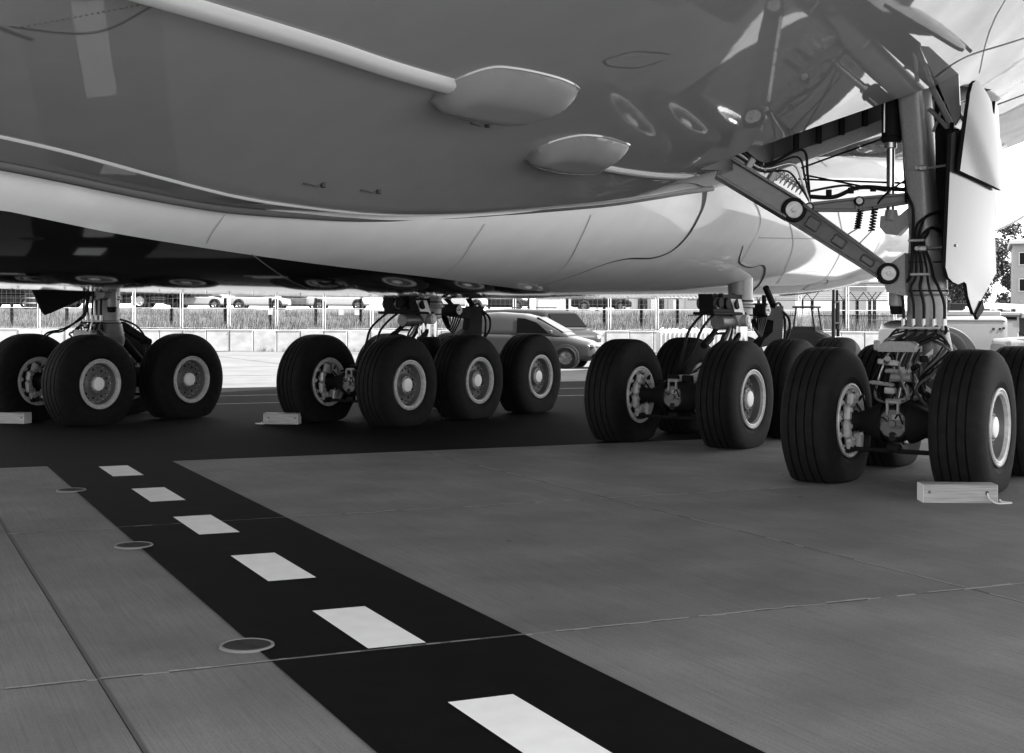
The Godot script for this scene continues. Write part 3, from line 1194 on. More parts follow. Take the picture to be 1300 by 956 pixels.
	for q in [[0.2, 0.1, 0.11, 0.13, 0.3], [0.08, 0.19, 0.09, 0.15, 0.1], [-0.07, 0.2, 0.1, 0.17, -0.1], [-0.2, 0.12, 0.12, 0.12, -0.4]]:
		b.box(Vector3(0.07, q[3], q[2]), Transform3D(Basis(Vector3.RIGHT, q[4]), Vector3(-0.265, q[0], -q[1])), 0.022)
		b.cyl(Vector3(-0.29, q[0] + 0.03, -q[1]), Vector3(-0.318, q[0] + 0.03, -q[1]), 0.022, -1, 10)
	put("brake_housing", b, M.light_metal, wheel0).set_meta("kind", "stuff")
	b = MB.new()
	b.tube([Vector3(-0.28, 0.16, 0.02), Vector3(-0.31, 0.05, 0.1), Vector3(-0.3, -0.08, 0.09), Vector3(-0.28, -0.17, 0.05)], 0.011, 6, 5)
	b.tube([Vector3(-0.28, 0.18, 0.05), Vector3(-0.34, 0.24, 0.02), Vector3(-0.38, 0.2, -0.06)], 0.013, 6, 5)
	put("brake_hose", b, M.hose, wheel0)

func add_wheel(u: float, v: float, side: float) -> void:
	# side +1: the outer face looks to port
	var c := copy(wheel0, "wheel", plane, Transform3D(Basis(Vector3.UP, PI if side > 0 else 0.0), W(u, 0.5874, v)))
	c.set_meta("group", "main wheels of the airliner")

# a closed column with levels [y, o0, o1, v0, v1, squareness]
func column(b: MB, st: Array, P: Callable) -> void:
	var rows := []
	for s in st:
		var ring := PackedVector3Array()
		for k in 28:
			var t := TAU * (k + 0.5) / 28
			var e: float = 2.0 / s[5]
			ring.append(P.call((s[1] + s[2]) * 0.5 + (s[2] - s[1]) * 0.5 * signf(cos(t)) * pow(absf(cos(t)), e), s[0], (s[3] + s[4]) * 0.5 + (s[4] - s[3]) * 0.5 * signf(sin(t)) * pow(absf(sin(t)), e)))
		rows.append(ring)
	b.grid(rows, true)
	for e in [0, rows.size() - 1]:
		var mid: Vector3 = P.call((st[e][1] + st[e][2]) * 0.5, st[e][0], (st[e][3] + st[e][4]) * 0.5)
		for k in 28:
			b.flat(mid, rows[e][k], rows[e][(k + 1) % 28])

# a beam with flanges and sunk panels, from a to c
func flanged_beam(b: MB, a: Vector3, c: Vector3, h0: float, h1: float, depth: float, up: Vector3) -> void:
	var x := (c - a).normalized()
	var z := x.cross(up).normalized()
	var yv := z.cross(x)
	var L := a.distance_to(c)
	var rows_top := []
	for s in [[-1.0], [1.0]]:
		var edge := []
		var sg: float = s[0]
		var p0 := a + yv * sg * h0 * 0.5
		var p1 := c + yv * sg * h1 * 0.5
		var fx := (p1 - p0).normalized()
		b.box(Vector3(L, 0.03, depth), Transform3D(Basis(fx, z.cross(fx), z), (p0 + p1) * 0.5 - yv * sg * 0.015), 0.007)
	# web
	var o0 := yv * (h0 * 0.5 - 0.01)
	var o1 := yv * (h1 * 0.5 - 0.01)
	b.slab([a - o0 - z * depth * 0.22, c - o1 - z * depth * 0.22, c + o1 - z * depth * 0.22, a + o0 - z * depth * 0.22], z * depth * 0.44)
	# end ribs
	for t in [0.04, 0.96]:
		b.box(Vector3(0.035, lerpf(h0, h1, t) - 0.02, depth * 0.98), Transform3D(Basis(x, yv, z), a.lerp(c, t)), 0.006)

func pin(g: Node3D, p: Vector3, ax: Vector3, r: float, L: float) -> void:
	var b := MB.new()
	b.cyl(p - ax * L * 0.5, p + ax * L * 0.5, r, -1, 24)
	put("pin_boss", b, M.gear_dark, g)
	for s in [-1.0, 1.0]:
		b = MB.new()
		b.cyl(p + ax * s * L * 0.48, p + ax * s * (L * 0.5 + 0.018), r * 0.68, -1, 24)
		b.cyl(p + ax * s * (L * 0.5 + 0.01), p + ax * s * (L * 0.5 + 0.035), r * 0.2, -1, 8)
		put("pin", b, M.light_metal, g)

func bolt_row(b: MB, a: Vector3, c: Vector3, n: int, ax: Vector3, r: float) -> void:
	for i in n:
		var p := a.lerp(c, (i + 0.5) / n)
		b.cyl(p, p + ax * r * 1.2, r, -1, 6)

func hose(g: Node3D, pts: Array, r: float, m: Material) -> void:
	var b := MB.new()
	b.tube(pts, r, 8, 6)
	put("hose", b, m, g)

func bogie(g: Node3D, u: float, axles: Array, track: float, out: float) -> void:
	var P := func(o: float, y: float, v: float) -> Vector3:
		return W(u + o, y, v)
	var v0: float = axles[0]
	var v1: float = axles[-1]
	var b := MB.new()
	b.cyl(P.call(0, 0.6, v0 - 0.06), P.call(0, 0.62, (v0 + v1) / 2), 0.145, 0.17, 24)
	b.cyl(P.call(0, 0.62, (v0 + v1) / 2), P.call(0, 0.6, v1 + 0.06), 0.17, 0.145, 24)
	put("bogie_beam", b, M.gear_dark, g)
	for a in axles:
		b = MB.new()
		b.cyl(P.call(-track / 2 + 0.1, 0.5874, a), P.call(track / 2 - 0.1, 0.5874, a), 0.085, -1, 20)
		for s in [-1.0, 1.0]:
			b.lathe([Vector2(0.12, 0.19), Vector2(0.16, 0.185), Vector2(0.3, 0.11), Vector2(0.34, 0.1)], Transform3D(Basis(), P.call(0, 0.5874, a)) if s > 0 else Transform3D(Basis(Vector3.UP, PI), P.call(0, 0.5874, a)), 24)
		put("axle", b, M.gear_dark, g)
		# brake reaction rods
		b = MB.new()
		for s in [-1.0, 1.0]:
			b.cyl(P.call(s * track * 0.3, 0.33, a - 0.1), P.call(s * 0.03, 0.33, a - 0.12), 0.022, -1, 10)
			b.cyl(P.call(s * track * 0.31, 0.33, a - 0.16), P.call(s * track * 0.31, 0.33, a - 0.04), 0.042, -1, 12)
		b.cyl(P.call(-0.06, 0.36, a - 0.12), P.call(0.06, 0.36, a - 0.12), 0.04, -1, 12)
		put("brake_rod", b, M.gear_dark, g)
	# front cap: round plate with a cut-out and small fittings
	for e in [[v0, -1.0], [v1, 1.0]]:
		var f := Vector3(0, 0, e[1])
		var c: Vector3 = P.call(0, 0.5874, e[0] + e[1] * 0.155)
		b = MB.new()
		b.cyl(c - f * 0.12, c, 0.185, 0.165, 28)
		put("beam_end", b, M.gear_dark, g)
		b = MB.new()
		b.cyl(c, c + f * 0.012, 0.13, -1, 28)
		for i in 10:
			var t := TAU * i / 10.0
			b.cyl(c + Vector3(0.115 * cos(t), 0.115 * sin(t), 0), c + Vector3(0.115 * cos(t), 0.115 * sin(t), 0) + f * 0.024, 0.011, -1, 6)
		b.cyl(c + f * 0.01, c + f * 0.04, 0.035, -1, 12)
		b.box(Vector3(0.05, 0.05, 0.02), Transform3D(Basis(), c + Vector3(0.06, 0.04, 0) + f * 0.02), 0.006)
		b.box(Vector3(0.09, 0.02, 0.03), Transform3D(Basis(), c + Vector3(-0.04, -0.03, 0) + f * 0.02), 0.006)
		put("end_plate", b, M.stay_paint, g)
		b = MB.new()
		b.cyl(c + Vector3(0, -0.12, 0) - f * 0.02, c + Vector3(0, -0.12, 0) + f * 0.02, 0.045, -1, 16)
		put("drain_boss", b, M.hose, g)
		b = MB.new()
		b.tube([c + Vector3(0.04, 0.02, 0) + f * 0.03, c + Vector3(0.1, 0.06, 0) + f * 0.05, c + Vector3(0.12, -0.03, 0) + f * 0.03], 0.008, 6, 4)
		put("end_cable", b, M.hose, g)
		b = MB.new()
		b.tube([c + Vector3(-0.03, 0.05, 0) + f * 0.03, c + Vector3(-0.07, 0.09, 0) + f * 0.05, c + Vector3(-0.1, 0.0, 0) + f * 0.03], 0.008, 6, 4)
		put("end_cable", b, M.hose, g)
		b = MB.new()
		b.box(Vector3(0.15, 0.035, 0.05), Transform3D(Basis(), c + Vector3(0.0, 0.2, 0) - f * 0.02), 0.008)
		for s in [-1.0, 1.0]:
			b.box(Vector3(0.025, 0.12, 0.03), Transform3D(Basis(), c + Vector3(0.05 * s, 0.14, 0) + f * 0.01), 0.006)
		b.box(Vector3(0.11, 0.05, 0.02), Transform3D(Basis(), c + Vector3(-0.05, 0.06, 0) + f * 0.02), 0.006)
		put("end_bracket", b, M.gear_paint, g)
	for a in axles:
		for s in [-1.0, 1.0]:
			add_wheel(u + s * track / 2, a, s)

# a curved door panel from an outline of (v, y)
func gear_door(g: Node3D, poly: Array, place: Callable, nm: String) -> void:
	var pv := PackedVector2Array(poly)
	var lo := pv[0]
	var hi := pv[0]
	for p in pv:
		lo = lo.min(p)
		hi = hi.max(p)
	var n := 14
	var cell := func(i: int, j: int) -> Vector2:
		return Vector2(lerpf(lo.x, hi.x, i / float(n)), lerpf(lo.y, hi.y, j / float(n)))
	var front := func(p: Vector2) -> Vector3:
		return place.call(p, 0.0)
	var back := func(p: Vector2) -> Vector3:
		return place.call(p, -0.035)
	var b := sheet(n, n, cell, pv, [], front)
	put(nm, b, M.door_paint, g)
	var k := sheet(n, n, cell, pv, [], back)
	for i in pv.size():
		var p := pv[i]
		var q := pv[(i + 1) % pv.size()]
		k.quad(front.call(p), front.call(q), back.call(q), back.call(p))
	put(nm + "_lining", k, M.gear_dark, g)

func wing_gear(cu: float, sg: float) -> void:
	var g := base("wing_landing_gear", plane)
	var P := func(o: float, y: float, v: float) -> Vector3:
		return W(cu + sg * o, y, v)
	var out := W(sg, 0, 0)
	var b := MB.new()
	column(b, [[4.3, -0.27, 0.0, -0.3, 0.16, 5], [3.8, -0.235, 0.02, -0.28, 0.16, 5], [3.2, -0.18, 0.06, -0.25, 0.17, 5], [2.8, -0.145, 0.09, -0.24, 0.18, 4.5], [2.5, -0.135, 0.12, -0.23, 0.19, 3.5], [2.3, -0.15, 0.16, -0.22, 0.2, 2.8], [2.1, -0.175, 0.19, -0.21, 0.2, 2.3], [1.9, -0.185, 0.2, -0.2, 0.2, 2.05], [1.83, -0.185, 0.2, -0.2, 0.2, 2.0]], P)
	put("upper_strut", b, M.gear_paint, g)
	b = MB.new()
	b.slab([P.call(0.06, 3.95, 0.02), P.call(0.2, 3.9, 0.1), P.call(0.215, 2.1, 0.1), P.call(0.1, 2.1, 0.02)], Vector3(0, 0, 0.12))
	put("rear_web", b, M.gear_dark, g)
	b = MB.new()
	b.cyl(P.call(0.005, 1.86, 0), P.call(0.005, 1.79, 0), 0.205, -1, 32)
	b.cyl(P.call(0.005, 1.8, 0), P.call(0.005, 1.46, 0), 0.19, -1, 32)
	b.cyl(P.call(0.005, 1.47, 0), P.call(0.005, 1.43, 0), 0.21, -1, 32)
	put("lower_cylinder", b, M.gear_paint, g)
	for y in [2.12, 1.84, 1.45]:
		b = MB.new()
		b.cyl(P.call(0.005, y, 0), P.call(0.005, y - 0.016, 0), 0.2125, -1, 32)
		put("clamp_band", b, M.hose, g)
	b = MB.new()
	column(b, [[1.43, -0.2, 0.21, -0.2, 0.22, 2.3], [1.2, -0.21, 0.24, -0.22, 0.26, 3], [0.95, -0.16, 0.19, -0.2, 0.22, 3], [0.62, -0.13, 0.15, -0.16, 0.18, 2.5]], P)
	put("fork", b, M.stay_paint, g)
	for i in 5:
		b = MB.new()
		b.box(Vector3(0.018, 0.26, 0.03), Transform3D(Basis(), P.call(-0.02 + 0.045 * i, 1.08, -0.235 - 0.006 * i)), 0.006)
		put("stiffener_rib", b, M.light_metal if i % 2 else M.gear_paint, g)
	# lug for the side stay and the canister under it
	b = MB.new()
	b.slab([P.call(-0.36, 2.03, -0.3), P.call(-0.12, 2.2, -0.3), P.call(-0.12, 1.78, -0.3), P.call(-0.3, 1.82, -0.3)], Vector3(0, 0, 0.2))
	b.cyl(P.call(-0.33, 1.98, -0.32), P.call(-0.33, 1.98, -0.08), 0.07, -1, 18)
	put("stay_lug", b, M.gear_paint, g)
	b = MB.new()
	b.cyl(P.call(-0.26, 1.9, -0.12), P.call(-0.26, 1.68, -0.12), 0.075, -1, 20)
	put("canister", b, M.gear_paint, g)
	b = MB.new()
	b.cyl(P.call(-0.26, 1.685, -0.12), P.call(-0.26, 1.6, -0.12), 0.07, 0.055, 20)
	put("canister_cap", b, M.gear_dark, g)

	# folding side stay
	var s0: Vector3 = P.call(-1.95, 3.2, -1.05)
	var s1: Vector3 = P.call(-1.22, 2.65, -0.42)
	var s2: Vector3 = P.call(-0.3, 2.0, -0.28)
	var axs := (s2 - s0).cross(Vector3.UP).normalized()
	var yv := axs.cross((s2 - s0).normalized())
	b = MB.new()
	flanged_beam(b, s0, s1, 0.25, 0.25, 0.15, Vector3.UP)
	put("upper_side_stay", b, M.stay_paint, g)
	b = MB.new()
	flanged_beam(b, s1, s2, 0.25, 0.17, 0.14, Vector3.UP)
	put("lower_side_stay", b, M.stay_paint, g)
	for t in [0.22, 0.5, 0.8]:
		b = MB.new()
		var c0 := s1.lerp(s2, t - 0.07)
		var c1 := s1.lerp(s2, t + 0.07)
		b.box(Vector3(c0.distance_to(c1), lerpf(0.25, 0.17, t) - 0.1, 0.1), Transform3D(MB.along(c0, c1).basis, (c0 + c1) / 2), 0.02)
		put("stay_stiffener", b, M.stay_paint, g)
	for q in [[s0, 0.1], [s1, 0.125], [s2, 0.105]]:
		pin(g, q[0], axs, q[1], 0.2)
	# bracket at the top end
	b = MB.new()
	b.slab([P.call(-2.1, 3.1, -1.35), P.call(-1.85, 3.34, -1.0), P.call(-1.7, 3.2, -0.85), P.call(-1.9, 3.0, -1.1)], Vector3(0, 0, 0.1))
	put("top_bracket", b, M.gear_dark, g)
	# springs and lines lying along the upper stay
	var ds := (s1 - s0).normalized()
	for i in 3:
		b = MB.new()
		b.spring(s0.lerp(s1, 0.52) + yv * (0.19 + 0.035 * i) - axs * 0.05 * i, s0.lerp(s1, 0.98) + yv * (0.2 + 0.03 * i) - axs * 0.05 * i, 0.03, 0.007, 11)
		put("spring", b, M.steel if i != 1 else M.light_metal, g)
	for i in 4:
		var o := yv * (0.15 + 0.03 * i) + axs * (0.04 - 0.03 * i)
		hose(g, [s0.lerp(s1, 0.05) + o, s0.lerp(s1, 0.3) + o + yv * 0.02, s0.lerp(s1, 0.55) + o * 1.1, s0.lerp(s1, 0.75) + o + yv * (0.15 + 0.06 * i), s0.lerp(s1, 0.92) + o + yv * (0.09 + 0.02 * i), s1.lerp(s2, 0.08) + yv * 0.16], 0.011 + 0.003 * (i % 2), [M.hose, M.steel, M.hose, M.gear_dark][i])
	for t in [0.2, 0.42, 0.66]:
		b = MB.new()
		b.box(Vector3(0.07, 0.12, 0.12), Transform3D(MB.along(s0, s1).basis, s0.lerp(s1, t) + yv * 0.17), 0.012)
		bolt_row(b, s0.lerp(s1, t) + yv * 0.23 - ds * 0.03, s0.lerp(s1, t) + yv * 0.23 + ds * 0.03, 2, yv, 0.012)
		put("line_clamp", b, M.gear_paint, g)

	# lock stay, level, from the knee to the leg
	var l0: Vector3 = P.call(-1.08, 2.68, -0.36)
	var l1: Vector3 = P.call(-0.62, 2.70, -0.2)
	var l2: Vector3 = P.call(-0.14, 2.75, -0.08)
	b = MB.new()
	flanged_beam(b, l0, l1, 0.09, 0.15, 0.09, Vector3.UP)
	flanged_beam(b, l1, l2, 0.15, 0.11, 0.09, Vector3.UP)
	put("lock_stay", b, M.stay_paint, g)
	for q in [[l0, 0.045], [l1 + Vector3(0, 0.03, 0), 0.05], [l2, 0.055]]:
		pin(g, q[0], axs, q[1], 0.13)
	hose(g, [l0 + Vector3(0, 0.11, 0), l0.lerp(l1, 0.5) + Vector3(0, 0.09, 0), l1 + Vector3(0, 0.17, 0), l1.lerp(l2, 0.6) + Vector3(0, 0.12, 0), l2 + Vector3(0, 0.08, 0)], 0.022, M.gear_dark)
	hose(g, [s1 + yv * 0.2, l0 + Vector3(0, 0.16, 0), l0.lerp(l1, 0.7) + Vector3(0, 0.2, 0), l1 + Vector3(0, 0.15, 0)], 0.012, M.hose)
	for i in 3:
		b = MB.new()
		b.cyl(l0.lerp(l2, 0.2 + 0.22 * i) + Vector3(0, 0.1, 0), l0.lerp(l2, 0.2 + 0.22 * i) + Vector3(0, 0.16, 0), 0.03, -1, 10)
		put("fitting", b, M.gear_dark, g)
	for i in 2:
		var top: Vector3 = l1.lerp(l2, 0.08 + 0.28 * i) + Vector3(0, -0.06, -0.06)
		var mid := top + W(-0.035 * sg, -0.19 - 0.04 * i, 0)
		b = MB.new()
		b.spring(top, mid, 0.028, 0.0085, 8)
		put("spring", b, M.hose, g)
		b = MB.new()
		b.tube([mid, s1.lerp(s2, 0.5 + 0.14 * i) + yv * (0.05 - 0.05 * i) - axs * 0.07], 0.008, 6)
		b.cyl(s1.lerp(s2, 0.5 + 0.14 * i) + yv * (0.05 - 0.05 * i) - axs * 0.085, s1.lerp(s2, 0.5 + 0.14 * i) + yv * (0.05 - 0.05 * i) - axs * 0.055, 0.03, -1, 12)
		put("spring_rod", b, M.steel, g)

	# retraction jack
	b = MB.new()
	b.cyl(P.call(-0.32, 4.0, -0.1), P.call(-0.32, 3.36, -0.1), 0.098, -1, 28)
	b.cyl(P.call(-0.32, 3.37, -0.1), P.call(-0.32, 3.31, -0.1), 0.112, 0.1, 28)
	b.cyl(P.call(-0.32, 3.62, -0.1), P.call(-0.32, 3.59, -0.1), 0.104, -1, 28)
	put("jack_barrel", b, M.gear_dark, g)
	b = MB.new()
	b.cyl(P.call(-0.33, 3.32, -0.1), P.call(-0.33, 3.25, -0.1), 0.06, -1, 20)
	b.cyl(P.call(-0.36, 4.0, -0.21), P.call(-0.36, 3.4, -0.21), 0.012, -1, 8)
	put("jack_gland", b, M.steel, g)
	b = MB.new()
	b.cyl(P.call(-0.33, 3.26, -0.1), P.call(-0.33, 2.6, -0.1), 0.04, -1, 20)
	put("jack_rod", b, M.chrome, g)
	b = MB.new()
	b.cyl(P.call(-0.32, 2.64, -0.1), P.call(-0.32, 2.53, -0.1), 0.06, 0.075, 16)
	b.slab([P.call(-0.41, 2.58, -0.16), P.call(-0.22, 2.58, -0.16), P.call(-0.12, 2.66, -0.16), P.call(-0.12, 2.5, -0.16), P.call(-0.24, 2.38, -0.16), P.call(-0.36, 2.4, -0.16), P.call(-0.42, 2.47, -0.16)], Vector3(0, 0, 0.11))
	put("jack_foot", b, M.gear_paint, g)
	hose(g, [P.call(-0.2, 3.9, -0.1), P.call(-0.2, 3.3, -0.1), P.call(-0.17, 2.9, -0.14), P.call(-0.14, 2.7, -0.2)], 0.012, M.hose)
	hose(g, [P.call(-0.52, 2.62, -0.1), P.call(-0.35, 2.78, -0.22), P.call(-0.14, 2.92, -0.22)], 0.009, M.hose)

	# hoses down the leg, with clamps
	for i in 5:
		var o := -0.07 + 0.045 * i
		var pts := []
		if i == 0:
			pts = [P.call(-0.14, 2.8, -0.2), P.call(-0.09, 2.72, -0.26), P.call(-0.05, 2.6, -0.27)]
		elif i < 3:
			pts = [P.call(0.2, 2.62, -0.1), P.call(0.08, 2.55, -0.27), P.call(o + 0.01, 2.46, -0.27)]
		else:
			pts = [P.call(0.21, 2.5 - 0.03 * i, -0.1), P.call(0.12, 2.44, -0.25), P.call(o - 0.03, 2.37, -0.26)]
		pts.append_array([P.call(o * 0.6 - 0.02, 2.3, -0.25), P.call(o, 2.1, -0.245), P.call(o * 1.3, 1.96, -0.245), P.call(o * 2.0 - 0.03, 1.86, -0.24), P.call(o * 2.2, 1.7, -0.23), P.call(o * 2.2, 1.5, -0.23)])
		hose(g, pts, 0.012 if i % 2 else 0.015, M.hose)
		hose(g, [P.call(o * 2.2, 1.5, -0.23), P.call(o * 2.1 + 0.03, 1.42, -0.27), P.call(o * 1.6 - 0.1, 1.32, -0.4), P.call(o * 1.4 - 0.12, 1.25, -0.5)], 0.016, M.hose)
		b = MB.new()
		b.cyl(P.call(o * 2.2, 1.56, -0.23), P.call(o * 2.2, 1.46, -0.23), 0.022, -1, 10)
		put("hose_union", b, M.steel, g)
	for q in [[2.32, -0.02, 0.16], [1.99, 0.02, 0.2], [1.47, 0.0, 0.42]]:
		b = MB.new()
		b.box(Vector3(q[2], 0.025, 0.05), Transform3D(Basis(), P.call(q[1], q[0], -0.255)), 0.006)
		put("hose_clamp", b, M.light_metal, g)
	# fittings on the leg
	for y in [3.02, 2.24]:
		b = MB.new()
		b.box(Vector3(0.1, 0.055, 0.05), Transform3D(Basis(), P.call(0.04, y, -0.26)), 0.01)
		b.cyl(P.call(0.0, y, -0.25), P.call(0.0, y, -0.32), 0.022, -1, 10)
		b.cyl(P.call(0.08, y, -0.24), P.call(0.38, y + 0.02, -0.3), 0.013, -1, 8)
		put("door_link", b, M.steel, g)
	# struts and brackets at the top, outboard
	for q in [[[0.06, 3.86, -0.1], [0.28, 3.42, -0.12], 0.03], [[0.04, 3.62, -0.05], [0.24, 3.4, -0.1], 0.022], [[0.08, 3.9, 0.1], [0.3, 3.5, 0.3], 0.025], [[0.06, 3.4, 0.0], [0.22, 3.75, -0.05], 0.015], [[0.3, 3.45, -0.2], [0.3, 2.9, -0.2], 0.02]]:
		b = MB.new()
		b.cyl(P.call(q[0][0], q[0][1], q[0][2]), P.call(q[1][0], q[1][1], q[1][2]), q[2], -1, 10)
		put("link_rod", b, [M.gear_paint, M.steel, M.gear_dark][int(q[2] * 1000) % 3], g)
	b = MB.new()
	b.slab([P.call(0.1, 4.0, -0.2), P.call(0.36, 3.95, -0.2), P.call(0.38, 3.5, -0.2), P.call(0.33, 3.42, -0.2)], Vector3(0, 0, 0.03))
	put("hinge_plate", b, M.wing_paint, g)
	b = MB.new()
	b.cyl(P.call(0.27, 3.4, -0.1), P.call(0.27, 2.4, -0.1), 0.075, -1, 18)
	put("door_jack", b, M.gear_dark, g)

	# torque links and fittings in front of the fork
	b = MB.new()
	b.slab([P.call(-0.3, 1.3, -0.56), P.call(-0.22, 1.34, -0.56), P.call(0.02, 1.34, -0.56), P.call(0.06, 1.3, -0.56), P.call(0.06, 1.24, -0.56), P.call(-0.3, 1.24, -0.56)], Vector3(0, 0, 0.24))
	b.box(Vector3(0.06, 0.1, 0.03), Transform3D(Basis(), P.call(-0.31, 1.3, -0.55)), 0.01)
	put("hose_tray", b, M.gear_paint, g)
	b = MB.new()
	for s in [-1.0, 1.0]:
		b.slab([P.call(s * 0.14, 1.22, -0.24), P.call(s * 0.1, 1.18, -0.24), P.call(s * 0.03 - 0.04, 0.98, -0.62), P.call(s * 0.06 - 0.04, 1.03, -0.62)], Vector3(0, 0.05, 0))
		b.slab([P.call(s * 0.06 - 0.04, 1.0, -0.62), P.call(s * 0.03 - 0.04, 0.95, -0.62), P.call(s * 0.1, 0.78, -0.25), P.call(s * 0.14, 0.82, -0.25)], Vector3(0, 0.05, 0))
	b.cyl(P.call(-0.14, 1.0, -0.63), P.call(0.06, 1.0, -0.63), 0.045, -1, 14)
	put("torque_link", b, M.gear_paint, g)
	for q in [[-0.17, 1.14, -0.62, 0.2, 0.05], [-0.12, 1.06, -0.66, 0.13, 0.04], [-0.2, 0.94, -0.72, 0.24, 0.03], [-0.1, 0.88, -0.78, 0.1, 0.06], [-0.02, 0.8, -0.84, 0.2, 0.025]]:
		b = MB.new()
		b.box(Vector3(q[3], q[4], 0.08), Transform3D(Basis(Vector3.FORWARD, rng.randf_range(-0.12, 0.12)), P.call(q[0], q[1], q[2])), 0.01)
		bolt_row(b, P.call(q[0] - q[3] * 0.4, q[1], q[2] - 0.04), P.call(q[0] + q[3] * 0.4, q[1], q[2] - 0.04), 4, Vector3(0, 0, -1), 0.011)
		put("bracket", b, M.light_metal if q[4] > 0.045 else M.gear_paint, g)
	for i in 9:
		var x := -0.26 + i * 0.045
		hose(g, [P.call(x * 0.9, 1.27, -0.5), P.call(x * 0.9 + rng.randf_range(-0.05, 0.05), 1.12, -0.62), P.call(x + rng.randf_range(-0.06, 0.06), 0.97, -0.6 - rng.randf() * 0.15), P.call(x + rng.randf_range(-0.05, 0.1), 0.82, -0.8), P.call(x * 0.5 + rng.randf_range(-0.05, 0.05), 0.76, -0.95)], rng.randf_range(0.007, 0.014), [M.hose, M.steel, M.hose, M.gear_paint][i % 4])
	for i in 6:
		b = MB.new()
		var c: Vector3 = P.call(rng.randf_range(-0.2, 0.12), rng.randf_range(0.8, 1.15), rng.randf_range(-0.75, -0.55))
		b.cyl(c, c + Vector3(rng.randf_range(-0.08, 0.08), 0.03, -0.05), rng.randf_range(0.02, 0.035), -1, 12)
		put("valve", b, [M.steel, M.light_metal, M.gear_dark][i % 3], g)
	for i in 10:
		var sd := -1.0 if i % 2 else 1.0
		var y0 := 1.5 - 0.02 * i
		hose(g, [P.call(sd * 0.14, y0, -0.2), P.call(sd * (0.22 + 0.012 * i), y0 - 0.05, -0.26 - 0.02 * i), P.call(sd * (0.27 + 0.01 * i), y0 - 0.16, -0.3), P.call(sd * 0.2, y0 - 0.3, -0.34 - 0.01 * i), P.call(sd * 0.1, y0 - 0.44, -0.4 - 0.03 * i), P.call(sd * 0.16, y0 - 0.6, -0.55)], 0.009 + 0.003 * (i % 3), [M.hose, M.gear_dark, M.stay_paint][i % 3])
	for i in 8:
		b = MB.new()
		b.box(Vector3(rng.randf_range(0.03, 0.08), rng.randf_range(0.03, 0.07), 0.05), Transform3D(Basis(Vector3.UP, rng.randf()), P.call(rng.randf_range(-0.2, 0.2), rng.randf_range(1.0, 1.42), -0.3 - 0.2 * rng.randf())), 0.008)
		put("fitting", b, [M.gear_dark, M.steel, M.gear_paint, M.light_metal][i % 4], g)
	# pitch trimmer and rods behind the leg
	b = MB.new()
	b.cyl(P.call(0.02, 1.3, 0.2), P.call(0.02, 0.86, 0.66), 0.06, -1, 16)
	b.cyl(P.call(0.02, 1.02, 0.5), P.call(0.02, 0.8, 0.74), 0.035, -1, 16)
	b.slab([P.call(-0.05, 1.4, 0.18), P.call(-0.05, 1.46, 0.3), P.call(-0.05, 1.2, 0.78), P.call(-0.05, 1.12, 0.74)], out * 0.12)
	b.cyl(P.call(-0.08, 1.15, 0.76), P.call(0.1, 1.15, 0.76), 0.05, -1, 14)
	put("trim_jack", b, M.gear_dark, g)
	hose(g, [P.call(0, 1.5, 0.22), P.call(0, 1.46, 0.4), P.call(0.02, 1.38, 0.6), P.call(0.02, 1.2, 0.75), P.call(0.0, 0.95, 0.72), P.call(0.02, 0.75, 0.8)], 0.016, M.hose)
	if sg < 0:
		for i in 2:
			hose(g, [P.call(0.1 + 0.03 * i, 1.85, -0.25), P.call(0.1 + 0.04 * i, 1.6, -0.3), P.call(0.08 + 0.06 * i, 1.5, -0.4), P.call(0.1, 1.36 - 0.03 * i, -0.7), P.call(0.2 - 0.1 * i, 1.3, -0.9), P.call(0.2, 1.2, -1.0)], 0.014, M.hose)

	# doors
	var lower := [Vector2(-0.59, 3.29), Vector2(-0.49, 3.33), Vector2(-0.25, 3.36), Vector2(0.6, 3.3), Vector2(0.94, 2.9), Vector2(1.03, 2.45), Vector2(1.22, 2.04), Vector2(0.64, 1.76), Vector2(0.35, 1.6), Vector2(0.24, 1.68), Vector2(0.13, 1.78), Vector2(0.07, 1.9), Vector2(-0.01, 1.92), Vector2(-0.2, 1.89), Vector2(-0.36, 1.91), Vector2(-0.49, 1.95), Vector2(-0.57, 2.04)]
	var upper := [Vector2(-0.53, 3.66), Vector2(-0.48, 3.76), Vector2(-0.39, 3.8), Vector2(-0.25, 3.8), Vector2(0.02, 3.73), Vector2(0.19, 3.67), Vector2(0.24, 3.58), Vector2(0.31, 3.57), Vector2(0.36, 3.66), Vector2(0.42, 3.72), Vector2(0.54, 3.68), Vector2(0.6, 3.38), Vector2(0.69, 3.33), Vector2(0.9, 2.87), Vector2(-0.49, 2.95)]
	if sg < 0:
		lower = [Vector2(-1.5, 2.6), Vector2(-1.04, 1.84), Vector2(-0.92, 1.62), Vector2(-0.86, 1.56), Vector2(-0.75, 1.59), Vector2(-0.08, 1.84), Vector2(0.3, 2.0), Vector2(0.5, 2.7)]
	gear_door(g, lower, func(p: Vector2, k: float) -> Vector3: return P.call(0.37 + k + 0.05 * pow(maxf(0.0, p.y - 1.95 + 0.4 * p.x), 1.5) - 0.03 * (p.x - 0.2) * (p.x - 0.2), p.y, p.x), "lower_door")
	gear_door(g, upper, func(p: Vector2, k: float) -> Vector3: return P.call(0.53 + k + 0.08 * (p.y - 3.3) + 0.028 * sin(p.y * 4.0 + p.x * 2.2) - 0.04 * (p.x - 0.1) * (p.x - 0.1) - 0.12 * maxf(0.0, p.y - 3.5) * maxf(0.0, p.y - 3.5), p.y, p.x), "upper_door")
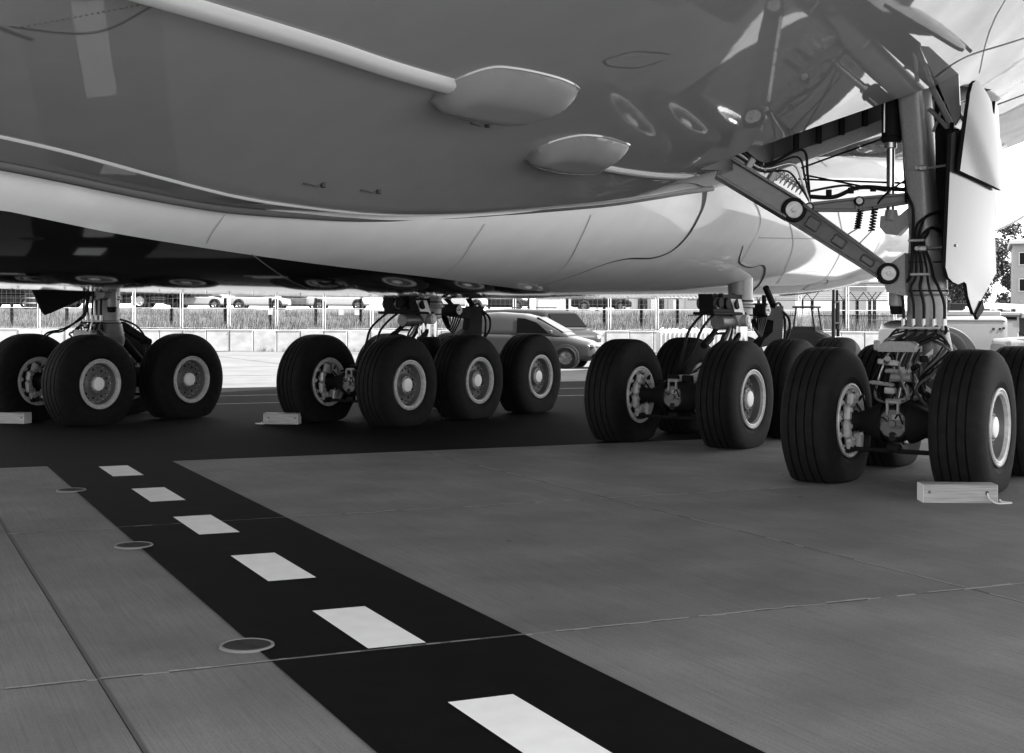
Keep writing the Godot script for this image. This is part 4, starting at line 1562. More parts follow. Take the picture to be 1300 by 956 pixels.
	if sg > 0:
		b = MB.new()
		b.slab([P.call(0.385, 1.6, 0.35), P.call(0.385, 1.74, 0.6), P.call(0.385, 1.66, 0.68), P.call(0.385, 1.55, 0.42)], out * -0.03)
		put("door_seal", b, M.gear_dark, g)
	bogie(g, cu, [-0.85, 0.85], 1.377, sg)

func body_gear(cu: float) -> void:
	var g := base("body_landing_gear", plane)
	var vc := 3.308
	var P := func(o: float, y: float, v: float) -> Vector3:
		return W(cu + o, y, vc + v)
	var b := MB.new()
	b.cyl(P.call(0.05, 2.3, 0), P.call(0.05, 1.72, 0), 0.165, -1, 28)
	b.cyl(P.call(0.05, 1.73, 0), P.call(0.05, 1.69, 0), 0.19, -1, 28)
	b.cyl(P.call(0.04, 1.7, 0), P.call(0.04, 1.52, 0), 0.172, -1, 28)
	put("upper_strut", b, M.gear_paint, g)
	for y in [1.79, 1.6]:
		b = MB.new()
		b.cyl(P.call(0.045, y, 0), P.call(0.045, y - 0.02, 0), 0.18, -1, 28)
		put("clamp_band", b, M.gear_dark, g)
	b = MB.new()
	b.cyl(P.call(0, 1.53, 0), P.call(0, 1.2, 0), 0.145, -1, 28)
	put("piston", b, M.chrome, g)
	b = MB.new()
	column(b, [[1.24, -0.17, 0.17, -0.17, 0.17, 2.2], [1.05, -0.2, 0.2, -0.22, 0.22, 2.6], [0.6, -0.15, 0.15, -0.18, 0.18, 2.5]], P)
	put("fork", b, M.gear_dark, g)
	# steering and brake unit ahead of the strut
	b = MB.new()
	b.slab([P.call(-0.06, 1.86, -1.05), P.call(-0.06, 1.86, -0.15), P.call(-0.06, 1.66, -0.15), P.call(-0.06, 1.6, -0.3), P.call(-0.06, 1.6, -1.0)], W(0.2, 0, 0))
	b.box(Vector3(0.3, 0.04, 1.0), Transform3D(Basis(), P.call(0.04, 1.61, -0.6)), 0.01)
	put("unit_frame", b, M.gear_dark, g)
	for i in 3:
		b = MB.new()
		b.cyl(P.call(-0.1, 1.74, -0.95 + 0.3 * i), P.call(0.18, 1.74, -0.95 + 0.3 * i), 0.075, -1, 18)
		put("unit_drum", b, M.gear_dark if i else M.stay_paint, g)
	b = MB.new()
	b.cyl(P.call(0.2, 1.75, -1.0), P.call(0.24, 1.75, -1.0), 0.07, -1, 18)
	put("drum_cap", b, M.gear_dark, g)
	b = MB.new()
	b.cyl(P.call(0.05, 1.5, -0.72), P.call(0.05, 1.5, -0.3), 0.1, -1, 18)
	put("accumulator", b, M.stay_paint, g)
	b = MB.new()
	b.slab([P.call(0.1, 1.8, -0.5), P.call(0.16, 1.8, -0.3), P.call(0.16, 1.48, -0.12), P.call(0.12, 1.45, -0.28)], W(0.04, 0, 0))
	b.cyl(P.call(0.14, 1.52, -0.2), P.call(0.26, 1.52, -0.2), 0.08, -1, 20)
	b.cyl(P.call(0.25, 1.52, -0.2), P.call(0.27, 1.52, -0.2), 0.05, -1, 20)
	put("pivot_plate", b, M.light_metal, g)
	for i in 2:
		hose(g, [P.call(-0.02 + 0.1 * i, 1.62, -0.95 + 0.13 * i), P.call(-0.05 + 0.1 * i, 1.5, -1.15 + 0.13 * i), P.call(-0.06 + 0.1 * i, 1.36, -1.33 + 0.13 * i), P.call(-0.08 + 0.08 * i, 1.15, -1.4 + 0.1 * i), P.call(-0.1, 0.9, -1.5)], 0.018, M.hose)
		hose(g, [P.call(0.1, 1.62, -0.4 + 0.1 * i), P.call(0.12, 1.45, -0.5 + 0.1 * i), P.call(0.1 + 0.05 * i, 1.3, -0.62 + 0.1 * i), P.call(0.1, 1.1, -0.7)], 0.016, M.hose)
	for i in 4:
		hose(g, [P.call(0.1 + 0.04 * i, 1.62 - 0.02 * i, 0.18), P.call(0.12, 1.45 - 0.03 * i, 0.26 + 0.05 * i), P.call(0.14, 1.36 - 0.02 * i, 0.34 + 0.04 * i), P.call(0.12, 1.44, 0.44 + 0.06 * i), P.call(0.12, 1.6, 0.52 + 0.07 * i)], 0.015, M.hose)
	b = MB.new()
	b.cyl(P.call(0.0, 1.5, -0.5), P.call(0.02, 1.2, -1.0), 0.035, -1, 12)
	b.cyl(P.call(0.0, 1.3, -0.8), P.call(0.02, 1.2, -1.05), 0.05, -1, 12)
	b.box(Vector3(0.12, 0.03, 0.14), Transform3D(Basis(), P.call(0.0, 1.35, -0.62)), 0.008)
	put("levelling_rod", b, M.gear_dark, g)
	b = MB.new()
	b.cyl(P.call(0.1, 1.52, -0.3), P.call(0.12, 1.24, -0.62), 0.026, -1, 12)
	put("steering_rod", b, M.steel, g)
	# torque links in front
	b = MB.new()
	for s in [-1.0, 1.0]:
		b.slab([P.call(s * 0.13, 1.3, -0.16), P.call(s * 0.08, 1.3, -0.16), P.call(s * 0.03, 1.0, -0.55), P.call(s * 0.07, 1.0, -0.55)], Vector3(0, 0.06, 0))
	put("torque_link", b, M.gear_dark, g)
	# round actuator and drag arm behind the strut
	b = MB.new()
	b.cyl(P.call(-0.16, 1.66, 0.5), P.call(0.22, 1.66, 0.5), 0.095, -1, 24)
	put("steering_motor", b, M.gear_dark, g)
	b = MB.new()
	b.cyl(P.call(0.22, 1.66, 0.5), P.call(0.235, 1.66, 0.5), 0.075, -1, 24)
	for i in 6:
		var t := TAU * i / 6.0
		b.cyl(P.call(0.235, 1.66 + 0.05 * sin(t), 0.5 + 0.05 * cos(t)), P.call(0.245, 1.66 + 0.05 * sin(t), 0.5 + 0.05 * cos(t)), 0.011, -1, 6)
	b.cyl(P.call(0.235, 1.66, 0.5), P.call(0.26, 1.66, 0.5), 0.02, -1, 10)
	put("motor_cap", b, M.rim_paint, g)
	b = MB.new()
	b.slab([P.call(0.0, 1.72, 0.5), P.call(0.0, 1.68, 1.1), P.call(0.0, 1.5, 1.1), P.call(0.0, 1.56, 0.5)], W(0.12, 0, 0))
	b.slab([P.call(-0.02, 1.72, 1.0), P.call(-0.02, 1.72, 1.3), P.call(-0.02, 1.2, 1.26), P.call(-0.02, 1.15, 0.5), P.call(-0.02, 1.25, 0.62), P.call(-0.02, 1.36, 0.92)], W(0.14, 0, 0))
	put("drag_arm", b, M.gear_dark, g)
	b = MB.new()
	b.cyl(P.call(0.04, 1.98, 0.86), P.call(0.04, 1.58, 1.28), 0.045, -1, 12)
	put("drag_strut", b, M.gear_dark, g)
	for i in 2:
		hose(g, [P.call(0.1, 1.68, 1.2), P.call(0.1 + 0.04 * i, 1.55, 1.38 + 0.06 * i), P.call(0.1 + 0.04 * i, 1.35, 1.4 + 0.06 * i), P.call(0.1, 1.2, 1.36)], 0.02, M.hose)
	hose(g, [P.call(0.1, 1.6, 0.9), P.call(0.1, 1.72, 1.05), P.call(0.1, 1.76, 1.2), P.call(0.1, 1.62, 1.36)], 0.016, M.hose)
	# top fittings near the belly
	for i in 5:
		b = MB.new()
		b.cyl(P.call(rng.randf_range(-0.1, 0.2), 1.86, -0.9 + i * 0.35), P.call(rng.randf_range(-0.1, 0.2), 1.7, -0.85 + i * 0.35), rng.randf_range(0.02, 0.04), -1, 10)
		put("fitting", b, [M.gear_dark, M.steel][i % 2], g)
	for i in 6:
		var x := -0.25 + i * 0.09
		hose(g, [P.call(x, 1.0, -0.35), P.call(x + 0.05, 0.88, -0.8), P.call(x * 0.6, 0.82, -1.2), P.call(x * 1.5, 0.75, -1.62)], 0.012, [M.hose, M.steel, M.gear_paint][i % 3])
	for i in 4:
		b = MB.new()
		b.box(Vector3(0.14, 0.08, 0.1), Transform3D(Basis(Vector3.UP, rng.randf()), P.call(-0.15 + 0.1 * i, 0.8, -1.55 + 0.08 * (i % 2))), 0.012)
		put("bracket", b, [M.gear_dark, M.light_metal][i % 2], g)
	bogie(g, cu, [vc - 1.7, vc, vc + 1.7], 1.517, 1.0)

# ====================================================================== the yard beyond the aeroplane
func bank_y(x: float, d: float) -> float:
	var k := clampf((d - 58.0) / 16.0, 0.0, 1.0)
	var m := clampf((d - 74.0) / 10.0, 0.0, 1.0)
	return 0.86 + 0.68 * k * k * (3.0 - 2.0 * k) + 0.37 * m + 0.05 * sin(x * 0.9) * k + 0.04 * sin(d * 1.3 + x * 0.4)

func yard_box(b: MB, x: float, y: float, d: float, size: Vector3, bev := 0.0) -> void:
	b.box(size, yard_at(x, y, d), bev)

func make_yard() -> void:
	# concrete barrier, panel by panel
	var wall := thing("barrier_wall", "long low white concrete barrier wall under the fence beyond the aeroplane", "wall")
	var kinds := []
	for i in 3:
		var b := MB.new()
		b.box(Vector3(0.97, 0.93, 0.14), Transform3D(), 0.015)
		if i:
			b.box(Vector3(0.99, 0.05, 0.17), Transform3D(Basis(), Vector3(0, 0.44, 0)), 0.01)
		kinds.append(b.mesh(M.barrier_concrete))
	for i in 44:
		show_mesh("panel", kinds[rng.randi() % 3], wall, yard_at(-24.5 + i, 0.465 + rng.randf_range(-0.012, 0.012), 57.0 + rng.randf_range(-0.015, 0.015), rng.randf_range(-0.008, 0.008)))
	var footing := MB.new()
	footing.box(Vector3(44, 0.8, 0.06), yard_at(-3, 0.4, 57.1))
	put("backing", footing, M.dark_joint, wall)

	# grass bank behind the wall, level ground behind that
	var rows := []
	for i in 41:
		var d := 57.3 + pow(i / 40.0, 1.6) * 90.0
		var row := PackedVector3Array()
		for j in 61:
			var x := -70.0 + j * 1.6
			row.append(Y(x, bank_y(x, d), d))
		rows.append(row)
	var bk := MB.new()
	bk.grid(rows)
	put("grass_bank", bk, M.bank_soil, self).set_meta("kind", "structure")
	# grass
	var tuft := MB.new()
	for k in 7:
		var a := TAU * k / 7.0 + rng.randf() * 0.5
		var h := rng.randf_range(0.16, 0.42)
		var o := Vector3(cos(a), 0, sin(a)) * rng.randf_range(0.01, 0.09)
		var lean := Vector3(cos(a), 0, sin(a)) * h * rng.randf_range(0.15, 0.5)
		var side := Vector3(-sin(a), 0, cos(a)) * 0.011
		var nn := Vector3(cos(a), 0.6, sin(a)).normalized()
		tuft.tri(o - side, o + side, o + lean + Vector3(0, h, 0), nn, nn, nn)
	var tm := tuft.mesh(M.grass)
	var spots := []
	for i in 15000:
		var d := 57.5 + pow(rng.randf(), 1.3) * 17.5
		var x := rng.randf_range(-0.42, 0.34) * d
		spots.append([Y(x, bank_y(x, d) - 0.02, d), rng.randf_range(0.5, 1.15) * (1.0 + 0.35 * sin(x * 0.7) * sin(d + x * 0.23))])
	for i in 700:
		var x := rng.randf_range(-23, 18)
		var d := 56.85 - absf(rng.randfn(0, 0.12))
		if sin(x * 1.7) + sin(x * 0.61) > 0.1:
			spots.append([Y(x, -0.01, d), rng.randf_range(0.25, 0.75)])
	var mm := MultiMesh.new()
	mm.transform_format = MultiMesh.TRANSFORM_3D
	mm.use_colors = true
	mm.mesh = tm
	mm.instance_count = spots.size()
	for i in spots.size():
		var s: float = spots[i][1]
		mm.set_instance_transform(i, Transform3D(Basis(Vector3.UP, rng.randf() * TAU).scaled(Vector3(s, s * rng.randf_range(0.7, 1.3), s)), spots[i][0]))
		var c := rng.randf_range(0.45, 1.6)
		mm.set_instance_color(i, Color(c, c, c))
	var gi := MultiMeshInstance3D.new()
	gi.multimesh = mm
	gi.name = "grass"
	add_child(gi, true)
	gi.set_meta("kind", "stuff")
	tag(gi, "tall dry grass on the bank behind the fence and along the wall's foot", "grass")

	# light mobile fence on the wall
	var fence := thing("mesh_fence", "thin white framed wire mesh fence standing on the low wall", "fence")
	for i in 21:
		var x := -24.6 + i * 2.06
		for e in [0.03, 1.99]:
			var b := MB.new()
			b.tube([Y(x + e, 0.9, 58.0), Y(x + e, 2.9, 58.0)], 0.022, 6)
			put("post", b, M.fence_white, fence)
		for y in [0.98, 1.83, 2.86]:
			var b := MB.new()
			b.tube([Y(x + 0.03, y, 58.0), Y(x + 1.99, y, 58.0)], 0.013, 6)
			put("rail", b, M.fence_white, fence)
	var wires := MB.new()
	for i in 215:
		var x := -24.5 + i * 0.2
		wires.tube([Y(x, 0.98, 58.0), Y(x, 2.86, 58.0)], 0.0025, 3)
	for k in 9:
		wires.tube([Y(-24.5, 1.05 + k * 0.2, 58.0), Y(18.5, 1.05 + k * 0.2, 58.0)], 0.0025, 3)
	put("wire_mesh", wires, M.fence_thread, fence).set_meta("kind", "stuff")

	# dark security fence posts with forked tops
	var sec := thing("security_fence", "dark steel post fence with forked barbed wire arms behind the mesh fence", "fence")
	for px in [15, 85, 150, 218, 286, 343, 401, 458, 515, 571, 621, 671, 720, 767, 814, 860, 908, 963, 1018, 1031, 1071, 1088, 1104, 1110, 1160]:
		var x: float = (px - 650) / 1700.0 * 61.0
		var b := MB.new()
		for s in [-0.045, 0.045]:
			b.box(Vector3(0.035, 1.75, 0.1), yard_at(x + s, 1.45, 61.0))
		b.box(Vector3(0.06, 1.75, 0.03), yard_at(x, 1.45, 61.0))
		if px > 860:
			for s in [-1.0, 1.0]:
				b.tube([Y(x, 2.3, 61.0), Y(x + s * 0.3, 2.68, 61.0)], 0.02, 6)
		put("post", b, M.fence_dark, sec)
	for y in [2.3, 1.6]:
		var b := MB.new()
		b.tube([Y(8.0, y, 61.0), Y(19.0, y, 61.0)], 0.024, 6)
		put("rail", b, M.fence_dark, sec)
	for k in 4:
		var b := MB.new()
		b.tube([Y(8.0, 2.38 + 0.1 * k, 61.0 - 0.1 * k), Y(19.0, 2.38 + 0.1 * k, 61.0 - 0.1 * k)], 0.006, 4)
		put("barbed_wire", b, M.fence_dark, sec)
	for px in [343, 433, 453]:
		var b := MB.new()
		b.box(Vector3(0.2, 0.24, 0.02), yard_at((px - 650) / 1700.0 * 57.9, 1.68, 57.9))
		put("sign_plate", b, M.facade_light, sec)

	# pale hall far behind
	var hall := thing("pale_hall", "long pale low hall with panelled front far behind the fence", "building")
	var b := MB.new()
	b.box(Vector3(34, 3.2, 12), yard_at(19.5, 3.2, 136.0), 0.05)
	put("walls", b, M.facade_light, hall)
	b = MB.new()
	b.box(Vector3(34.6, 0.25, 12.6), yard_at(19.5, 4.9, 136.0), 0.05)
	put("roof", b, M.facade, hall)
	for q in [[810, 822, 2.0, 3.9, "body_mid"], [826, 833, 2.0, 3.9, "body_white"], [836, 843, 2.0, 4.1, "body_dark"], [848, 855, 2.0, 3.6, "facade"], [870, 900, 2.0, 4.0, "facade"], [940, 955, 1.9, 4.2, "body_white"], [985, 1010, 1.9, 4.4, "facade"], [1072, 1100, 2.0, 4.6, "facade"]]:
		b = MB.new()
		var x0: float = (q[0] - 650) / 1700.0 * 129.8
		var x1: float = (q[1] - 650) / 1700.0 * 129.8
		b.box(Vector3(x1 - x0, q[3] - q[2], 0.12), yard_at((x0 + x1) / 2, (q[2] + q[3]) / 2, 129.9), 0.02)
		put("wall_panel", b, M[q[4]], hall)

	# block of offices at the right edge
	var off := thing("office_block", "grey rendered office block with dark windows and flat dark roof edge", "building", yard_at(56.1, 0.0, 150.0, -0.34))
	b = MB.new()
	b.box(Vector3(24, 9.6, 14), Transform3D(Basis(), Vector3(12, 4.8, -7)))
	put("wall", b, M.facade, off)
	b = MB.new()
	b.box(Vector3(25.4, 0.45, 15.6), Transform3D(Basis(), Vector3(12.3, 9.95, -7)), 0.05)
	put("roof", b, M.facade_light, off)
	b = MB.new()
	b.box(Vector3(25.2, 0.14, 15.4), Transform3D(Basis(), Vector3(12.3, 9.66, -7)), 0.02)
	put("roof_edge", b, M.roof_edge, off)
	for fl in 3:
		for k in 6:
			var w := base("window", off, Transform3D(Basis(), Vector3(1.5 + k * 3.0, 2.2 + fl * 2.95, 0.04)))
			var f := MB.new()
			f.box(Vector3(1.9, 0.06, 0.25), Transform3D(Basis(), Vector3(0, -0.72, 0.05)), 0.01)
			for s in [-1.0, 1.0]:
				f.box(Vector3(0.09, 1.4, 0.14), Transform3D(Basis(), Vector3(0.86 * s, 0, 0)), 0.01)
			f.box(Vector3(1.8, 0.09, 0.14), Transform3D(Basis(), Vector3(0, 0.68, 0)), 0.01)
			put("frame", f, M.facade_light, w)
			f = MB.new()
			f.box(Vector3(1.66, 1.28, 0.06), Transform3D(Basis(), Vector3(0, 0, 0)))
			put("pane", f, M.window_glass, w)

	make_tree("leafy_tree", "tall leafy tree standing behind the left end of the grey office block", Y(60.0, 0.0, 174.0), 14.2, 6.6, 9000)
	make_tree("leafy_tree", "darker leafy tree seen between the landing gear strut and its door", Y(40.5, 0.0, 124.0), 8.0, 3.4, 5200)

	# low dark shed and white canvas roof beyond the vehicles
	var shed := thing("dark_shed", "low dark shed with small white signs under the tree", "shed")
	b = MB.new()
	b.box(Vector3(5.4, 2.6, 3), yard_at(36.0, 1.3, 103.0), 0.04)
	put("walls", b, M.body_dark, shed)
	for i in 2:
		b = MB.new()
		b.box(Vector3(0.55, 0.6, 0.05), yard_at(34.6 + 1.2 * i, 2.05, 101.46), 0.01)
		put("sign", b, M.facade_light, shed)
	var tent := thing("canvas_roof", "white canvas tent roof behind the service truck", "tent")
	b = MB.new()
	b.slab([Y(31.6, 1.2, 90), Y(31.6, 2.0, 90), Y(32.6, 2.5, 90), Y(36.6, 2.35, 90), Y(37.2, 2.0, 90), Y(37.2, 1.2, 90)], Y(0, 0, 94) - Y(0, 0, 90))
	put("canvas", b, M.canvas, tent)
	b = MB.new()
	b.tube([Y(34.0, 1.9, 89.9), Y(36.5, 2.1, 89.9)], 0.03, 6)
	put("hem", b, M.fence_white, tent)

func make_tree(nm: String, label: String, at: Vector3, h: float, r: float, leaves: int) -> void:
	var t := thing(nm, label, "tree", Transform3D(Basis(), at))
	var b := MB.new()
	b.cyl(Vector3(0, 0, 0), Vector3(0.1, h * 0.4, 0), 0.24, 0.17, 10)
	var tips := []
	for i in 11:
		var a := TAU * i / 11.0 + rng.randf()
		var y0 := h * rng.randf_range(0.2, 0.42)
		var e := Vector3(cos(a) * r * rng.randf_range(0.35, 0.8), h * rng.randf_range(0.45, 0.92), sin(a) * r * rng.randf_range(0.35, 0.8))
		b.tube([Vector3(0.05, y0, 0), Vector3(e.x * 0.4, lerpf(y0, e.y, 0.5), e.z * 0.4), e], 0.05, 5, 4)
		tips.append(e)
	put("trunk", b, M.bark, t)
	var leaf := MB.new()
	for k in 5:
		var c := Vector3(rng.randf_range(-0.12, 0.12), rng.randf_range(-0.1, 0.1), rng.randf_range(-0.12, 0.12))
		var bs := Basis(Vector3(rng.randf() - 0.5, rng.randf() - 0.5, rng.randf() - 0.5).normalized(), rng.randf() * TAU)
		var s := 0.1
		leaf.quad(c + bs * Vector3(-s, 0, 0), c + bs * Vector3(0, s * 0.5, 0), c + bs * Vector3(s, 0, 0), c + bs * Vector3(0, -s * 0.5, 0.03))
	var clumps := []
	for i in 46:
		var a := rng.randf() * TAU
		var y := rng.randf_range(0.2, 1.0)
		var w := r * sqrt(maxf(0.05, 1.0 - pow((y - 0.5) / 0.55, 2))) * sqrt(rng.randf())
		clumps.append([Vector3(cos(a) * w, h * y, sin(a) * w), rng.randf_range(0.5, 1.15), rng.randf_range(0.5, 1.7)])
	for e in tips:
		clumps.append([e, 0.9, rng.randf_range(0.7, 1.5)])
	var mm := MultiMesh.new()
	mm.transform_format = MultiMesh.TRANSFORM_3D
	mm.use_colors = true
	mm.mesh = leaf.mesh(M.leaf)
	mm.instance_count = leaves
	for i in leaves:
		var c: Array = clumps[rng.randi() % clumps.size()]
		var dirv: Vector3 = Vector3(rng.randfn(), rng.randfn() * 0.8, rng.randfn()).normalized() * pow(rng.randf(), 0.5) * c[1]
		mm.set_instance_transform(i, Transform3D(Basis(Vector3(rng.randf() - 0.5, rng.randf() - 0.5, rng.randf() - 0.5).normalized(), rng.randf() * TAU).scaled(Vector3.ONE * rng.randf_range(0.9, 1.6) * (1.5 if h > 10.0 else 1.1)), c[0] + dirv * (1.5 if h > 10.0 else 1.0)))
		var q: float = c[2] * rng.randf_range(0.6, 1.4)
		mm.set_instance_color(i, Color(q, q, q))
	var ci := MultiMeshInstance3D.new()
	ci.multimesh = mm
	ci.name = "crown"
	t.add_child(ci, true)
	ci.set_meta("kind", "stuff")

# ====================================================================== vehicles
func road_wheel(parent: Node3D, at: Vector3, r: float, w: float, rim: Material) -> void:
	# axle along z; at is the hub centre
	var n := base("wheel", parent, Transform3D(Basis(Vector3.UP, PI / 2), at))
	var b := MB.new()
	b.lathe([Vector2(-w / 2, r * 0.6), Vector2(-w / 2, r * 0.9), Vector2(-w * 0.36, r), Vector2(w * 0.36, r), Vector2(w / 2, r * 0.9), Vector2(w / 2, r * 0.6)], Transform3D(), 32, 0.7)
	put("tyre", b, M.rubber, n)
	b = MB.new()
	for s in [-1.0, 1.0]:
		b = MB.new()
		b.lathe([Vector2(s * w * 0.42, r * 0.63), Vector2(s * w * 0.46, r * 0.6), Vector2(s * w * 0.3, r * 0.5), Vector2(s * w * 0.32, r * 0.15), Vector2(s * w * 0.4, 0.0)], Transform3D(), 24, 0.5)
		for i in 5:
			var t := TAU * i / 5.0
			b.box(Vector3(0.03, r * 0.42, r * 0.13), Transform3D(Basis(Vector3.RIGHT, t), Vector3(s * w * 0.36, r * 0.36 * cos(t), r * 0.36 * sin(t))), 0.008)
		put("rim", b, rim, n)

# a car: nose towards +x at x = 0, tail at -len. lo and cab: stations [back from the nose, bottom, top, half width, squareness, waist narrowing]
func car(root: Node3D, lo: Array, cab: Array, paint: Material, wheels: Array, wr: float, hw: float, glass: Array, screen: Array) -> void:
	var st := []
	for s in lo:
		st.append([-s[0], s[1], s[2], s[3], s[4]])
	var b := MB.new()
	b.loft(st, 36)
	put("body", b, paint, root)
	st = []
	for s in cab:
		st.append([-s[0], s[1], s[2], s[3], s[4], s[5]])
	b = MB.new()
	b.loft(st, 36)
	put("cabin", b, paint, root)
	for side in [-1.0, 1.0]:
		for g in glass:
			b = MB.new()
			var out := []
			for p in g:
				out.append(Vector3(-p.x, p.y, side * (hw * lerpf(0.985, 0.80, clampf((p.y - 0.95) / 0.75, 0, 1)) - 0.005)))
			b.slab(out, Vector3(0, 0, side * 0.02))
			put("side_window", b, M.window_glass, root)
	b = MB.new()
	var s0: Vector2 = screen[0]
	var s1: Vector2 = screen[1]
	b.slab([Vector3(-s0.x, s0.y, -hw * 0.86), Vector3(-s0.x, s0.y, hw * 0.86), Vector3(-s1.x, s1.y, hw * 0.72), Vector3(-s1.x, s1.y, -hw * 0.72)], Vector3(0.03, 0.03, 0))
	put("windscreen", b, M.window_glass, root)
	for w in wheels:
		for side in [-1.0, 1.0]:
			var arch := MB.new()
			arch.lathe([Vector2(-0.2, wr * 1.2), Vector2(0.0, wr * 1.2), Vector2(0.006, wr * 1.17), Vector2(0.006, wr * 0.95), Vector2(-0.05, wr * 0.9)], Transform3D(Basis(Vector3(0, 0, side), Vector3.UP, Vector3(-side, 0, 0)), Vector3(-w, wr, side * hw)), 32)
			put("wheel_arch", arch, M.plastic_black, root)
			road_wheel(root, Vector3(-w, wr, side * (hw - 0.045)), wr, 0.21, M.body_silver)

func make_vehicles() -> void:
	# compact van in front
	var root := thing("compact_van", "grey compact van with rounded roof parked nose right, in front of the other van", "van", yard_at(2.62, 0.0, 40.2, -0.22))
	var lo := [[0.0, 0.32, 0.6, 0.55, 3.5], [0.04, 0.25, 0.7, 0.74, 4], [0.25, 0.22, 0.82, 0.86, 5], [0.9, 0.22, 0.98, 0.9, 6], [2.0, 0.24, 1.04, 0.91, 7], [3.6, 0.24, 1.06, 0.91, 7], [4.2, 0.26, 1.06, 0.88, 6], [4.38, 0.32, 1.0, 0.82, 5]]
	var cab := [[0.82, 0.9, 1.0, 0.8, 5, 0.95], [1.15, 0.9, 1.2, 0.88, 5, 0.88], [1.65, 0.9, 1.48, 0.89, 5, 0.82], [2.2, 0.9, 1.62, 0.9, 5, 0.8], [3.0, 0.9, 1.67, 0.9, 5, 0.8], [3.8, 0.9, 1.62, 0.89, 5, 0.8], [4.15, 0.9, 1.5, 0.87, 5, 0.8], [4.33, 0.9, 1.1, 0.84, 5, 0.9]]
	car(root, lo, cab, M.body_grey, [0.85, 3.5], 0.33, 0.91, [[Vector2(1.35, 1.03), Vector2(2.35, 1.05), Vector2(2.35, 1.5), Vector2(2.1, 1.48), Vector2(1.75, 1.36)]], [Vector2(0.98, 1.06), Vector2(1.78, 1.5)])
	var b := MB.new()
	for s in [-1.0, 1.0]:
		b.box(Vector3(0.32, 0.11, 0.1), Transform3D(Basis(Vector3.UP, -0.45 * s), Vector3(-0.16, 0.69, 0.7 * s)), 0.03)
		put("headlight", b, M.lamp_clear, root)
		b = MB.new()
	b.box(Vector3(0.05, 0.18, 0.8), Transform3D(Basis(), Vector3(-0.02, 0.58, 0)), 0.02)
	put("grille", b, M.plastic_black, root)
	b = MB.new()
	b.box(Vector3(0.06, 0.02, 0.84), Transform3D(Basis(), Vector3(0.0, 0.66, 0)), 0.008)
	b.box(Vector3(0.06, 0.02, 0.84), Transform3D(Basis(), Vector3(0.0, 0.5, 0)), 0.008)
	b.cyl(Vector3(0.0, 0.58, 0), Vector3(0.03, 0.58, 0), 0.075, -1, 18)
	put("grille_trim", b, M.chrome, root)
	b = MB.new()
	b.box(Vector3(0.1, 0.26, 1.6), Transform3D(Basis(), Vector3(-0.03, 0.33, 0)), 0.04)
	put("bumper", b, M.body_dark, root)
	for s in [-1.0, 1.0]:
		b = MB.new()
		b.box(Vector3(0.12, 0.13, 0.2), Transform3D(Basis(), Vector3(-1.3, 1.08, 0.98 * s)), 0.03)
		put("mirror", b, M.plastic_black, root)
		b = MB.new()
		b.box(Vector3(2.2, 0.2, 0.05), Transform3D(Basis(), Vector3(-2.15, 0.33, 0.89 * s)), 0.02)
		put("sill", b, M.body_dark, root)
		b = MB.new()
		for q in [[1.25, 0.4, 0.62, 0.014], [2.42, 0.4, 0.62, 0.014]]:
			b.box(Vector3(q[3], q[2], 0.012), Transform3D(Basis(), Vector3(-q[0], 0.73, 0.912 * s)))
		b.box(Vector3(2.6, 0.014, 0.012), Transform3D(Basis(), Vector3(-2.6, 0.62, 0.912 * s)))
		put("door_seam", b, M.plastic_black, root)
		b = MB.new()
		b.box(Vector3(0.16, 0.035, 0.03), Transform3D(Basis(), Vector3(-2.25, 0.86, 0.92 * s)), 0.01)
		put("door_handle", b, M.body_dark, root)
	b = MB.new()
	b.box(Vector3(0.012, 0.1, 0.46), Transform3D(Basis(), Vector3(0.03, 0.4, 0)), 0.004)
	put("number_plate", b, M.facade, root)

	# bigger van behind it
	root = thing("passenger_van", "dark grey passenger van with wide windscreen parked behind the grey compact van", "van", yard_at(2.62, 0.0, 48.0, -0.85))
	lo = [[0.0, 0.35, 0.75, 0.7, 3.5], [0.05, 0.28, 0.92, 0.86, 5], [0.35, 0.26, 1.03, 0.94, 6], [1.0, 0.26, 1.12, 0.96, 8], [4.8, 0.28, 1.14, 0.96, 9], [4.95, 0.32, 1.1, 0.94, 8]]
	cab = [[0.72, 1.0, 1.08, 0.86, 6, 0.95], [0.98, 1.0, 1.4, 0.94, 6, 0.9], [1.3, 1.0, 1.7, 0.95, 6, 0.86], [1.7, 1.0, 1.78, 0.95, 6, 0.85], [3.5, 1.0, 1.82, 0.95, 6, 0.85], [4.7, 1.0, 1.8, 0.95, 6, 0.85], [4.92, 1.0, 1.7, 0.93, 6, 0.86]]
	car(root, lo, cab, M.body_mid, [0.95, 4.0], 0.34, 0.96, [[Vector2(1.1, 1.12), Vector2(2.3, 1.14), Vector2(2.3, 1.62), Vector2(1.5, 1.62)], [Vector2(2.45, 1.14), Vector2(3.5, 1.14), Vector2(3.5, 1.65), Vector2(2.45, 1.65)], [Vector2(3.62, 1.14), Vector2(4.7, 1.14), Vector2(4.7, 1.65), Vector2(3.62, 1.65)]], [Vector2(0.78, 1.14), Vector2(1.2, 1.62)])
	b = MB.new()
	b.box(Vector3(0.05, 0.2, 1.0), Transform3D(Basis(), Vector3(-0.03, 0.72, 0)), 0.02)
	b.box(Vector3(0.1, 0.24, 1.7), Transform3D(Basis(), Vector3(-0.03, 0.42, 0)), 0.04)
	put("grille", b, M.plastic_black, root)
